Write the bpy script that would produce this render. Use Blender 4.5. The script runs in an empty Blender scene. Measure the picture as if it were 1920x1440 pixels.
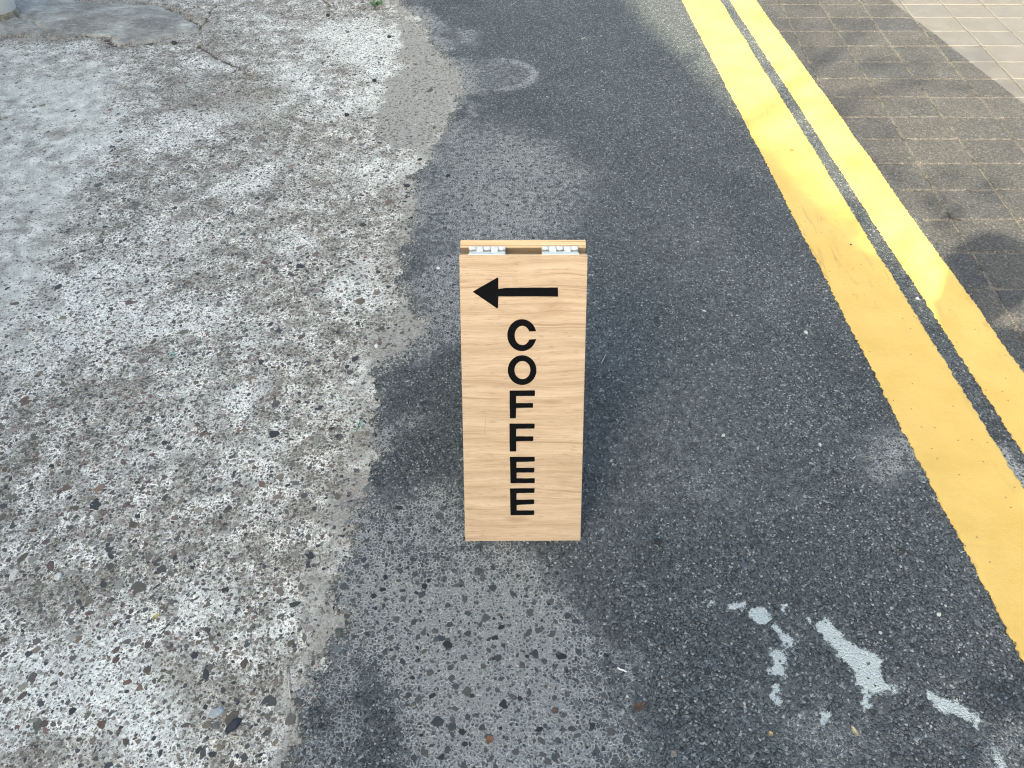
import bpy, bmesh, math, random
import numpy as np
from mathutils import Vector, Matrix

random.seed(7)
rng = np.random.default_rng(7)
SC = bpy.context.scene
COL = SC.collection

# ------------------------------------------------------------------ camera
CAM_H, F_PX, TH = 1.5, 1440.0, math.atan((720 + 690) / 1440.0)
cam_d = bpy.data.cameras.new('camera')
cam = bpy.data.objects.new('camera', cam_d)
COL.objects.link(cam)
cam.location = (0, 0, CAM_H)
cam.rotation_euler = (math.pi / 2 - TH, 0, 0)
cam_d.sensor_fit = 'HORIZONTAL'
cam_d.sensor_width = 36.0
cam_d.lens = 36.0 * F_PX / 1920.0
cam_d.clip_start = 0.02
cam_d.clip_end = 2000
SC.camera = cam

# ------------------------------------------------------------------ light
SUN_ELEV = math.radians(29.5)
SUN_DIR = (0.586, 0.810)            # horizontal direction in which shadows fall
world = bpy.data.worlds.new('World')
SC.world = world
world.use_nodes = True
wn = world.node_tree.nodes
wl = world.node_tree.links
sky = wn.new('ShaderNodeTexSky')
sky.sky_type = 'NISHITA'
sky.sun_disc = False
sky.sun_elevation = SUN_ELEV
sky.sun_rotation = math.atan2(-SUN_DIR[0], -SUN_DIR[1])
sky.air_density = 0.6
sky.dust_density = 5.0
sky.ozone_density = 1.0
bg = wn['Background']
bg.inputs['Strength'].default_value = 0.15
wl.new(sky.outputs['Color'], bg.inputs['Color'])
sun_d = bpy.data.lights.new('sun', 'SUN')
sun_d.energy = 4.2
sun_d.angle = math.radians(0.6)
sun_d.color = (1.0, 0.87, 0.73)
sun = bpy.data.objects.new('sun', sun_d)
COL.objects.link(sun)
sd = Vector((SUN_DIR[0] * math.cos(SUN_ELEV), SUN_DIR[1] * math.cos(SUN_ELEV), -math.sin(SUN_ELEV)))
sun.rotation_euler = sd.to_track_quat('-Z', 'Y').to_euler()
sun.location = (-6, -9, 9)
SC.view_settings.view_transform = 'Standard'
SC.view_settings.look = 'None'
SC.view_settings.exposure = 2.2
SC.view_settings.use_white_balance = True      # the phone balanced for open shade
SC.view_settings.white_balance_temperature = 7400
SC.view_settings.white_balance_tint = -2
SC.view_settings.gamma = 1.0
SC.cycles.use_denoising = True
SC.cycles.denoising_input_passes = 'RGB_ALBEDO_NORMAL'
SC.cycles.denoising_prefilter = 'NONE'
SC.cycles.filter_width = 1.15
SC.view_settings.use_curve_mapping = False

# ------------------------------------------------------------------ helpers
CT, ST = math.cos(TH), math.sin(TH)

def G(u, v):
    """photograph pixel -> point on the ground plane"""
    u = np.asarray(u, float); v = np.asarray(v, float)
    x = (u - 960) / F_PX; y = (v - 720) / F_PX
    dy = CT - y * ST; dz = -ST - y * CT
    t = CAM_H / -dz
    return x * t, dy * t

def GP(pts):
    p = np.array(pts, float)
    x, y = G(p[:, 0], p[:, 1])
    return np.stack([x, y], 1)

def hash2(ix, iy, seed):
    h = (ix.astype(np.int64) * 374761393 + iy.astype(np.int64) * 668265263 + seed * 1442695041) & 0xffffffff
    h = ((h ^ (h >> 13)) * 1274126177) & 0xffffffff
    h = h ^ (h >> 16)
    return (h & 0xffff) / 65535.0

def vnoise(x, y, seed=0):
    ix = np.floor(x); iy = np.floor(y)
    fx = x - ix; fy = y - iy
    fx = fx * fx * (3 - 2 * fx); fy = fy * fy * (3 - 2 * fy)
    a = hash2(ix, iy, seed); b = hash2(ix + 1, iy, seed)
    c = hash2(ix, iy + 1, seed); d = hash2(ix + 1, iy + 1, seed)
    return (a + (b - a) * fx) * (1 - fy) + (c + (d - c) * fx) * fy

def fbm(x, y, scale, oct=4, seed=0):
    s = 0.0; a = 0.5; t = 0.0
    for i in range(oct):
        s = s + a * vnoise(x * scale, y * scale, seed + i * 17)
        t += a; a *= 0.55; scale *= 2.03
    return s / t

def sstep(a, b, x):
    t = np.clip((x - a) / (b - a), 0, 1)
    return t * t * (3 - 2 * t)

def poly_sd(x, y, poly):
    """signed distance to polygon, positive inside"""
    d = np.full(x.shape, 1e9); inside = np.zeros(x.shape, bool)
    n = len(poly)
    for i in range(n):
        ax, ay = poly[i]; bx, by = poly[(i + 1) % n]
        ex, ey = bx - ax, by - ay
        wx, wy = x - ax, y - ay
        t = np.clip((wx * ex + wy * ey) / (ex * ex + ey * ey + 1e-12), 0, 1)
        d = np.minimum(d, (wx - ex * t) ** 2 + (wy - ey * t) ** 2)
        c = ((ay > y) != (by > y)) & (x < (bx - ax) * (y - ay) / (by - ay + 1e-12) + ax)
        inside ^= c
    d = np.sqrt(d)
    return np.where(inside, d, -d)

def blob(x, y, poly, soft, namp=0.03, nscale=14, seed=3):
    """soft mask of a polygon given in photograph pixels, with a ragged rim"""
    p = GP(poly)
    lo = p.min(0) - 3 * soft - namp; hi = p.max(0) + 3 * soft + namp
    m = np.zeros(x.shape)
    k = (x > lo[0]) & (x < hi[0]) & (y > lo[1]) & (y < hi[1])
    if k.any():
        xs, ys = x[k], y[k]
        s = poly_sd(xs, ys, p) + (fbm(xs, ys, nscale, 4, seed) - 0.5) * 2 * namp
        m[k] = sstep(-soft, soft, s)
    return m

def setp(o, label=None, cat=None, group=None, kind=None):
    if label: o['label'] = label
    if cat: o['category'] = cat
    if group: o['group'] = group
    if kind: o['kind'] = kind
    return o

def link(name, me, mat=None, parent=None):
    o = bpy.data.objects.new(name, me)
    COL.objects.link(o)
    if mat is not None and me is not None and not me.materials:
        me.materials.append(mat)
    if parent is not None:
        o.parent = parent
    return o

def empty(name, loc=(0, 0, 0), rz=0.0):
    o = bpy.data.objects.new(name, None)
    o.empty_display_size = 0.1
    COL.objects.link(o)
    o.location = loc; o.rotation_euler = (0, 0, rz)
    return o

def np_mesh(name, verts, faces, smooth=False):
    """faces: (n,3) or (n,4) int array"""
    me = bpy.data.meshes.new(name)
    verts = np.asarray(verts, np.float32); faces = np.asarray(faces, np.int32)
    k = faces.shape[1]
    me.vertices.add(len(verts)); me.vertices.foreach_set('co', verts.ravel())
    me.loops.add(faces.size); me.loops.foreach_set('vertex_index', faces.ravel())
    me.polygons.add(len(faces))
    me.polygons.foreach_set('loop_start', np.arange(0, faces.size, k, dtype=np.int32))
    me.polygons.foreach_set('loop_total', np.full(len(faces), k, np.int32))
    me.polygons.foreach_set('use_smooth', np.full(len(faces), smooth, bool))
    me.update(calc_edges=True)
    return me

def add_attr(me, name, rgba):
    a = me.color_attributes.new(name, 'FLOAT_COLOR', 'POINT')
    a.data.foreach_set('color', np.asarray(rgba, np.float32).ravel())

def bm_mesh(name, bm, smooth=False):
    me = bpy.data.meshes.new(name)
    bmesh.ops.recalc_face_normals(bm, faces=bm.faces)
    bm.to_mesh(me); bm.free()
    for p in me.polygons: p.use_smooth = smooth
    return me

def bm_box(bm, x0, x1, y0, y1, z0, z1):
    v = [bm.verts.new(c) for c in ((x0, y0, z0), (x1, y0, z0), (x1, y1, z0), (x0, y1, z0),
                                   (x0, y0, z1), (x1, y0, z1), (x1, y1, z1), (x0, y1, z1))]
    for f in ((3, 2, 1, 0), (4, 5, 6, 7), (0, 1, 5, 4), (1, 2, 6, 5), (2, 3, 7, 6), (3, 0, 4, 7)):
        bm.faces.new([v[i] for i in f])

def box_mesh(name, x0, x1, y0, y1, z0, z1, bev=0.0, seg=1):
    bm = bmesh.new()
    bm_box(bm, x0, x1, y0, y1, z0, z1)
    if bev:
        bmesh.ops.bevel(bm, geom=list(bm.edges), offset=bev, segments=seg, affect='EDGES', profile=0.6)
    return bm_mesh(name, bm)

def tube_mesh(name, pts, radii, n=8, smooth=True):
    """tapered tube through points"""
    V = []; Fc = []
    pts = [Vector(p) for p in pts]
    for i, p in enumerate(pts):
        d = (pts[min(i + 1, len(pts) - 1)] - pts[max(i - 1, 0)]).normalized()
        a = d.orthogonal().normalized() if abs(d.z) < 0.9 else Vector((1, 0, 0)).cross(d).normalized()
        b = d.cross(a)
        for k in range(n):
            t = 2 * math.pi * k / n
            V.append(p + (a * math.cos(t) + b * math.sin(t)) * radii[i])
    for i in range(len(pts) - 1):
        for k in range(n):
            Fc.append((i * n + k, i * n + (k + 1) % n, (i + 1) * n + (k + 1) % n, (i + 1) * n + k))
    me = bpy.data.meshes.new(name)
    me.from_pydata([tuple(v) for v in V], [], Fc + [tuple(range(n))[::-1], tuple(range((len(pts) - 1) * n, len(pts) * n))])
    for p in me.polygons: p.use_smooth = smooth
    return me

# ------------------------------------------------------------------ node helpers
class NB:
    def __init__(self, name):
        self.m = bpy.data.materials.new(name)
        self.m.use_nodes = True
        self.t = self.m.node_tree
        self.bsdf = self.t.nodes['Principled BSDF']
        self._pos = None
    def n(self, typ, **kw):
        nd = self.t.nodes.new(typ)
        for k, v in kw.items(): setattr(nd, k, v)
        return nd
    def _in(self, sock, v):
        if isinstance(v, bpy.types.NodeSocket): self.t.links.new(v, sock)
        elif v is not None:
            if sock.type == 'RGBA' and not hasattr(v, '__len__'): v = (v, v, v, 1)
            if sock.type == 'RGBA' and len(v) == 3: v = (*v, 1)
            sock.default_value = v
    def pos(self):
        if self._pos is None: self._pos = self.n('ShaderNodeNewGeometry').outputs['Position']
        return self._pos
    def obj(self):
        return self.n('ShaderNodeTexCoord').outputs['Object']
    def math(self, op, a, b=None, c=None, clamp=False):
        nd = self.n('ShaderNodeMath', operation=op, use_clamp=clamp)
        self._in(nd.inputs[0], a)
        if b is not None: self._in(nd.inputs[1], b)
        if c is not None: self._in(nd.inputs[2], c)
        return nd.outputs[0]
    def noise(self, vec, scale, detail=3, rough=0.55, dist=0.0, col=False):
        nd = self.n('ShaderNodeTexNoise')
        self._in(nd.inputs['Vector'], vec)
        nd.inputs['Scale'].default_value = scale
        nd.inputs['Detail'].default_value = detail
        nd.inputs['Roughness'].default_value = rough
        nd.inputs['Distortion'].default_value = dist
        return nd.outputs['Color' if col else 'Fac']
    def vor(self, vec, scale, feature='F1', rand=1.0):
        nd = self.n('ShaderNodeTexVoronoi', feature=feature, voronoi_dimensions='2D')
        self._in(nd.inputs['Vector'], vec)
        nd.inputs['Scale'].default_value = scale
        nd.inputs['Randomness'].default_value = rand
        return nd
    def ramp(self, fac, stops, interp='LINEAR'):
        nd = self.n('ShaderNodeValToRGB')
        cr = nd.color_ramp; cr.interpolation = interp
        while len(cr.elements) < len(stops): cr.elements.new(0.5)
        for e, (p, c) in zip(cr.elements, stops):
            e.position = p
            e.color = (c, c, c, 1) if not hasattr(c, '__len__') else (*c[:3], 1)
        self._in(nd.inputs['Fac'], fac)
        return nd.outputs['Color']
    def step(self, x, a, b):
        nd = self.n('ShaderNodeMapRange', interpolation_type='SMOOTHSTEP', clamp=True)
        self._in(nd.inputs['Value'], x)
        self._in(nd.inputs['From Min'], a); self._in(nd.inputs['From Max'], b)
        return nd.outputs['Result']
    def mix(self, fac, a, b, mode='MIX'):
        nd = self.n('ShaderNodeMix', data_type='RGBA', blend_type=mode)
        self._in(nd.inputs['Factor'], fac)
        self._in(nd.inputs['A'] if False else nd.inputs[6], a)
        self._in(nd.inputs[7], b)
        return nd.outputs[2]
    def sep(self, col):
        nd = self.n('ShaderNodeSeparateColor')
        self._in(nd.inputs[0], col)
        return nd.outputs
    def attr(self, name):
        nd = self.n('ShaderNodeAttribute', attribute_name=name)
        return nd
    def mapping(self, vec, scale=(1, 1, 1), rot=(0, 0, 0), loc=(0, 0, 0)):
        nd = self.n('ShaderNodeMapping')
        self._in(nd.inputs['Vector'], vec)
        nd.inputs['Scale'].default_value = scale
        nd.inputs['Rotation'].default_value = rot
        nd.inputs['Location'].default_value = loc
        return nd.outputs[0]
    def bump(self, h, strength=0.5, dist=0.002, normal=None):
        nd = self.n('ShaderNodeBump')
        nd.inputs['Strength'].default_value = strength
        nd.inputs['Distance'].default_value = dist
        self._in(nd.inputs['Height'], h)
        if normal is not None: self._in(nd.inputs['Normal'], normal)
        return nd.outputs[0]
    def out(self, color=None, rough=None, normal=None, metal=None, spec=None):
        if color is not None: self._in(self.bsdf.inputs['Base Color'], color)
        if rough is not None: self._in(self.bsdf.inputs['Roughness'], rough)
        if normal is not None: self._in(self.bsdf.inputs['Normal'], normal)
        if metal is not None: self._in(self.bsdf.inputs['Metallic'], metal)
        if spec is not None: self._in(self.bsdf.inputs['Specular IOR Level'], spec)
        return self.m

def plain(name, col, rough=0.7, metal=0.0, nscale=60, namt=0.15, bump=0.0):
    b = NB(name)
    nz = b.noise(b.obj(), nscale, 4)
    c = b.mix(b.step(nz, 0.3, 0.75), tuple(x * (1 - namt) for x in col), tuple(min(1, x * (1 + namt)) for x in col))
    nrm = b.bump(nz, bump, 0.002) if bump else None
    return b.out(c, rough, nrm, metal, 0.4)

# ------------------------------------------------------------------ ground materials
def mat_asphalt():
    b = NB('asphalt')
    P = b.pos()
    A = b.attr('mask')
    cem, dust, paint = b.sep(A.outputs['Color'])[:3]
    dark = A.outputs['Alpha']
    warp = b.noise(P, 60, 2, 0.5, col=True)
    Pw = b.n('ShaderNodeVectorMath', operation='MULTIPLY_ADD')
    b._in(Pw.inputs[0], warp); Pw.inputs[1].default_value = (0.006, 0.006, 0); b._in(Pw.inputs[2], P)
    Pw = Pw.outputs[0]
    v1 = b.vor(Pw, 120); e1 = b.vor(Pw, 120, 'DISTANCE_TO_EDGE').outputs['Distance']
    r1 = b.sep(v1.outputs['Color'])
    v2 = b.vor(Pw, 240); r2 = b.sep(v2.outputs['Color'])
    e2 = b.vor(Pw, 240, 'DISTANCE_TO_EDGE').outputs['Distance']
    stone = b.ramp(r1[0], [(0, (.050, .059, .066)), (.5, (.078, .090, .099)), (.85, (.110, .124, .133)), (.97, (.155, .168, .176)), (1, (.32, .34, .345))])
    small = b.ramp(r2[1], [(0, (.006, .007, .009)), (.19, (.011, .013, .016)), (.27, (.060, .070, .078)), (.7, (.100, .114, .123)), (.9, (.165, .182, .19)), (.96, (.42, .44, .44))])  # darkest stops paint crevice shade into the grain
    big = b.noise(P, 1.7, 5, 0.6)
    mid = b.noise(P, 9, 4, 0.6)
    fine = b.noise(P, 420, 3, 0.6)
    base = b.mix(0.7, stone, small)
    base = b.mix(b.step(r2[0], 0.35, 0.4), stone, base)
    gap = b.math('SUBTRACT', 1.0, b.step(e1, 0.03, 0.20))
    base = b.mix(b.math('MULTIPLY', b.math('MULTIPLY', gap, b.step(r2[2], .25, .6)), 0.85), base, (.008, .010, .012))  # dark binder, with crevice shade between chippings put into the colour
    tone = b.math('ADD', b.math('MULTIPLY', b.step(big, .3, .7), .35), b.math('MULTIPLY', b.step(mid, .3, .7), .25))
    base = b.mix(tone, b.mix(1.0, base, (.82, .83, .84), 'MULTIPLY'), b.mix(1.0, base, (1.4, 1.4, 1.38), 'MULTIPLY'))
    # cement slurry and dust held between the chippings
    brk = b.noise(P, 48, 3, .6)
    thr = b.math('MULTIPLY_ADD', cem, 0.44, b.math('MULTIPLY_ADD', fine, 0.6, b.math('MULTIPLY_ADD', brk, .9, -.80)))
    slur = b.math('SUBTRACT', 1.0, b.step(e1, b.math('SUBTRACT', thr, .09), b.math('ADD', thr, .09)))
    slur = b.math('MULTIPLY', slur, b.step(cem, 0.03, 0.4))
    pc = b.mix(b.step(fine, .3, .7), (.17, .18, .182), (.40, .412, .41))
    pc = b.mix(b.step(r2[2], .86, .92), pc, (.45, .46, .45))
    base = b.mix(slur, base, pc)
    base = b.mix(b.math('MULTIPLY', cem, 0.28), base, (.16, .168, .168))
    wm = b.attr('warm').outputs['Fac']
    wcol = b.mix(b.step(r2[1], .1, .9), (.028, .027, .026), (.10, .095, .09))
    base = b.mix(wm, base, b.mix(.25, wcol, base))
    # beige sand
    dn = b.math('ADD', dust, b.math('MULTIPLY', b.math('SUBTRACT', b.math('ADD', b.math('MULTIPLY', fine, .8), b.math('MULTIPLY', r2[2], .6)), 0.7), 1.35))
    sandc = b.mix(b.step(b.math('ADD', b.math('MULTIPLY', r2[1], .5), b.math('MULTIPLY', fine, .5)), .3, .7), (.14, .136, .126), (.42, .41, .385))
    sandc = b.mix(b.math('MULTIPLY', b.step(r1[1], .5, .9), .45), sandc, b.mix(1.0, sandc, (.55, .55, .54), 'MULTIPLY'))
    sandc = b.mix(b.step(r2[0], .93, .95), sandc, (.05, .05, .05))
    base = b.mix(b.step(dn, .38, .62), base, sandc)
    # worn white paint
    pn = b.math('ADD', paint, b.math('MULTIPLY', b.math('SUBTRACT', b.math('ADD', b.math('MULTIPLY', fine, 1.0), b.math('MULTIPLY_ADD', r1[2], .42, b.math('MULTIPLY', b.noise(P, 110, 4, .75), 1.5))), 1.36), -1.0))
    base = b.mix(b.math('MULTIPLY', b.step(pn, .22, .62), b.math('MULTIPLY_ADD', b.step(pn, .4, .5), .45, .55)), base, b.mix(fine, (.38, .43, .44), (.50, .54, .55)))
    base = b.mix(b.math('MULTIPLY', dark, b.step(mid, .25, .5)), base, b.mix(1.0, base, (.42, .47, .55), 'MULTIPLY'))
    h = b.math('ADD', b.math('MULTIPLY', b.step(e1, 0, .28), .7), b.math('MULTIPLY', b.step(e2, 0, .3), .35))
    h = b.math('MULTIPLY_ADD', r1[2], .45, h)
    h = b.math('MULTIPLY_ADD', fine, .25, h)
    return b.out(base, 0.82, b.bump(h, 0.75, 0.0032), spec=0.35)

def mat_concrete():
    b = NB('weathered_concrete')
    P = b.pos()
    A = b.attr('mask')
    white, brown, dust = b.sep(A.outputs['Color'])[:3]
    smooth = A.outputs['Alpha']
    warp = b.noise(P, 45, 2, 0.5, col=True)
    Pw = b.n('ShaderNodeVectorMath', operation='MULTIPLY_ADD')
    b._in(Pw.inputs[0], warp); Pw.inputs[1].default_value = (0.012, 0.012, 0); b._in(Pw.inputs[2], P)
    Pw = Pw.outputs[0]
    big = b.noise(P, 2.6, 6, 0.62, 0.4)
    mid = b.noise(P, 14, 5, 0.65, 0.3)
    fine = b.noise(P, 160, 4, 0.65)
    tiny = b.noise(P, 520, 2, 0.6)
    paste = b.ramp(b.math('ADD', b.math('MULTIPLY', mid, .6), b.math('MULTIPLY', fine, .4)),
                   [(.37, (.075, .070, .060)), (.44, (.21, .202, .178)), (.51, (.43, .425, .395)), (.59, (.78, .775, .735))])
    paste = b.mix(b.math('MULTIPLY', white, .8), paste, b.mix(b.step(fine, .3, .7), (.47, .485, .465), (.86, .88, .855)))
    br = b.math('ADD', brown, b.math('MULTIPLY', b.math('SUBTRACT', big, .5), .9))
    paste = b.mix(b.math('MULTIPLY', b.step(br, .15, .8), .7), paste, b.mix(b.step(fine, .3, .7), (.09, .080, .062), (.30, .275, .23)))
    sm = b.mix(b.step(mid, .3, .7), (.27, .275, .255), (.56, .575, .54))
    sm = b.mix(b.math('MULTIPLY', b.step(big, .4, .65), .5), sm, b.mix(b.step(fine, .3, .7), (.20, .20, .18), (.42, .42, .39)))
    paste = b.mix(b.math('MULTIPLY', smooth, .7), paste, sm)
    groove = b.step(brown, 1.05, 1.5)
    # fine aggregate showing in the worn face
    show = b.math('SUBTRACT', 1.0, b.math('MULTIPLY', smooth, .75))
    show = b.math('MULTIPLY', show, b.math('SUBTRACT', 1.0, b.math('MULTIPLY', white, .55)))
    for sc, lo, seedloc in ((85, .52, 1.9), (150, .45, 0.0), (270, .42, 3.7)):
        vv = b.mapping(Pw, loc=(seedloc, seedloc * .7, 0))
        v = b.vor(vv, sc); r = b.sep(v.outputs['Color'])
        core = b.math('SUBTRACT', 1.0, b.step(b.math('MULTIPLY_ADD', fine, .25, v.outputs['Distance']), .42, .56))
        sel = b.step(b.math('ADD', r[0], b.math('MULTIPLY', b.math('SUBTRACT', show, 1.0), .5)), lo, lo + .06)
        sc_ = b.ramp(r[1], [(0, (.04, .042, .045)), (.25, (.085, .082, .078)), (.5, (.15, .135, .115)), (.7, (.24, .22, .195)), (.88, (.36, .34, .31)), (1, (.55, .55, .53))])
        paste = b.mix(b.math('MULTIPLY', b.math('MULTIPLY', core, sel), .9), paste, sc_)
    pit = b.math('MULTIPLY', b.step(b.noise(P, 240, 2, .5), .64, .70), b.math('SUBTRACT', 1.0, b.math('MULTIPLY', smooth, .6)))
    paste = b.mix(b.math('MULTIPLY', pit, .8), paste, (.06, .06, .058))
    # sand lying on top
    dn = b.math('ADD', dust, b.math('MULTIPLY', b.math('SUBTRACT', b.math('ADD', b.math('MULTIPLY', fine, .6), b.math('MULTIPLY', tiny, .4)), .5), 1.7))
    sandc = b.mix(b.step(b.math('ADD', b.math('MULTIPLY', tiny, .5), b.math('MULTIPLY', fine, .5)), .35, .65), (.14, .136, .126), (.43, .42, .395))
    vs = b.vor(P, 130); rs = b.sep(vs.outputs['Color'])
    sandc = b.mix(b.math('MULTIPLY', b.step(rs[0], .5, .9), .45), sandc, b.mix(1.0, sandc, (.55, .55, .54), 'MULTIPLY'))
    sandc = b.mix(b.math('MULTIPLY', b.step(rs[1], .93, .95), .8), sandc, (.06, .058, .055))
    paste = b.mix(b.step(dn, .35, .62), paste, sandc)
    paste = b.mix(b.math('MULTIPLY', groove, .9), paste, b.mix(fine, (.02, .02, .014), (.10, .095, .07)))
    h = b.math('MULTIPLY_ADD', fine, .8, b.math('MULTIPLY', tiny, .35))
    h = b.math('SUBTRACT', h, b.math('MULTIPLY', pit, .6))
    return b.out(paste, 0.9, b.bump(h, 0.7, 0.0035), spec=0.25)

def mat_stone_attr(name, rough=0.7):
    b = NB(name)
    a = b.attr('col').outputs['Color']
    n = b.noise(b.pos(), 330, 4, .7)
    c = b.mix(b.step(n, .2, .8), b.mix(1.0, a, (.6, .6, .6), 'MULTIPLY'), b.mix(1.0, a, (1.4, 1.4, 1.4), 'MULTIPLY'))
    return b.out(c, rough, b.bump(n, .4, .0012), spec=0.4)

def mat_stone_obj(name, rough=0.7):
    b = NB(name)
    oi = b.n('ShaderNodeObjectInfo').outputs['Color']
    n = b.noise(b.pos(), 330, 4, .7)
    c = b.mix(b.step(n, .2, .8), b.mix(1.0, oi, (.6, .6, .6), 'MULTIPLY'), b.mix(1.0, oi, (1.4, 1.4, 1.4), 'MULTIPLY'))
    return b.out(c, rough, b.bump(n, .4, .0012), spec=0.4)

def mat_mortar():
    b = NB('mortar')
    P = b.pos()
    big = b.noise(P, 5, 5, .6, .5); mid = b.noise(b.mapping(P, scale=(1, 2.2, 1)), 22, 5, .65, .6); fine = b.noise(P, 190, 4, .65)
    c = b.ramp(b.math('ADD', b.math('MULTIPLY', big, .55), b.math('MULTIPLY', mid, .45)),
               [(.34, (.10, .10, .096)), (.46, (.19, .19, .18)), (.55, (.28, .285, .27)), (.66, (.44, .45, .43))])
    c = b.mix(b.math('MULTIPLY', b.step(fine, .54, .66), .6), c, (.085, .085, .08))
    c = b.mix(b.math('MULTIPLY', b.step(b.noise(P, 60, 4, .7), .55, .68), .5), c, (.42, .43, .41))
    return b.out(c, .88, b.bump(b.math('ADD', mid, b.math('MULTIPLY', fine, .5)), .5, .003), spec=.25)

def mat_yellow():
    b = NB('yellow_line_paint')
    P = b.pos()
    mid = b.noise(P, 7, 5, .6); fine = b.noise(P, 300, 4, .65); tiny = b.noise(P, 700, 2, .5)
    c = b.mix(b.step(mid, .3, .7), (.55, .367, .10), (.61, .415, .128))
    c = b.mix(b.math('MULTIPLY', b.step(fine, .58, .75), .35), c, (.40, .26, .07))
    scuff = b.noise(b.mapping(P, scale=(26, 3.2, 1), rot=(0, 0, .25)), 1.0, 6, .75, 1.2)
    patch = b.noise(P, 2.3, 3, .5)
    c = b.mix(b.math('MULTIPLY', b.math('MULTIPLY', b.step(scuff, .54, .70), b.step(patch, .44, .6)), .55), c, (.20, .15, .06))
    spot = b.vor(P, 26); rs = b.sep(spot.outputs['Color'])
    dot = b.math('MULTIPLY', b.math('SUBTRACT', 1.0, b.step(spot.outputs['Distance'], .03, .075)), b.step(rs[0], .80, .82))
    c = b.mix(b.math('MULTIPLY', dot, .85), c, (.10, .08, .03))
    h = b.math('ADD', b.math('MULTIPLY', fine, .7), b.math('MULTIPLY', b.noise(P, 70, 3, .6), .8))
    return b.out(c, .62, b.bump(h, .45, .0025), spec=.4)

WL0, WL1 = (2.150, 4.75), (2.279, 3.31)      # edge of the pale marking on the pavers
def marking_mask(b, P):
    s = b.n('ShaderNodeSeparateXYZ'); b._in(s.inputs[0], P)
    k = (WL1[0] - WL0[0]) / (WL1[1] - WL0[1])
    d = b.math('SUBTRACT', s.outputs[0], b.math('MULTIPLY_ADD', s.outputs[1], k, WL0[0] - k * WL0[1]))
    d = b.math('ADD', d, b.math('MULTIPLY', b.math('SUBTRACT', b.noise(P, 90, 4, .7), .5), .012))
    a = b.step(d, -.003, .003)
    return b.math('MULTIPLY', a, b.math('SUBTRACT', 1.0, b.step(d, 1.595, 1.605)))

def mat_paver():
    b = NB('paver')
    P = b.pos()
    oi = b.n('ShaderNodeObjectInfo')
    rnd = oi.outputs['Random']
    mid = b.noise(P, 12, 5, .65); fine = b.noise(P, 230, 4, .7)
    v = b.vor(P, 190); r = b.sep(v.outputs['Color'])
    c = b.ramp(rnd, [(0, (.045, .047, .054)), (.3, (.052, .052, .053)), (.6, (.058, .057, .058)), (.85, (.055, .056, .058)), (1, (.063, .062, .062))])
    c = b.mix(b.math('MULTIPLY', b.step(mid, .35, .7), .5), c, b.mix(1.0, c, (1.45, 1.42, 1.38), 'MULTIPLY'))
    c = b.mix(b.math('MULTIPLY', b.step(fine, .5, .62), .45), c, (.028, .027, .026))
    c = b.mix(b.math('MULTIPLY', b.step(r[1], .2, .9), .6), b.mix(1.0, c, (.62, .62, .62), 'MULTIPLY'), b.mix(1.0, c, (1.7, 1.68, 1.62), 'MULTIPLY'))
    c = b.mix(b.math('MULTIPLY', b.step(r[0], .95, .99), .6), c, (.17, .16, .15))
    m = marking_mask(b, P)
    wear = b.step(b.math('ADD', fine, b.math('MULTIPLY', mid, .5)), .97, 1.12)
    pc = b.ramp(rnd, [(0, (.105, .104, .107)), (.5, (.112, .107, .103)), (1, (.118, .113, .110))])
    pc = b.mix(b.math('MULTIPLY', b.step(mid, .4, .7), .4), pc, (.145, .14, .136))
    c = b.mix(b.math('MULTIPLY', m, b.math('SUBTRACT', 1.0, wear)), c, pc)
    h = b.math('ADD', fine, b.math('MULTIPLY', mid, .8))
    return b.out(c, .8, b.bump(h, .6, .003), spec=.35)

def mat_joint():
    b = NB('joint_sand')
    P = b.pos()
    fine = b.noise(P, 260, 3, .7); mid = b.noise(P, 16, 4, .6)
    c = b.ramp(fine, [(.35, (.024, .023, .022)), (.5, (.10, .094, .086)), (.66, (.24, .225, .205))])
    c = b.mix(b.step(mid, .52, .6), c, b.mix(1.0, c, (.4, .4, .4), 'MULTIPLY'))
    m = marking_mask(b, P)
    c = b.mix(b.math('MULTIPLY', m, b.step(fine, .40, .48)), c, (.118, .112, .106))
    return b.out(c, .95, b.bump(fine, .8, .004), spec=.2)

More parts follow.
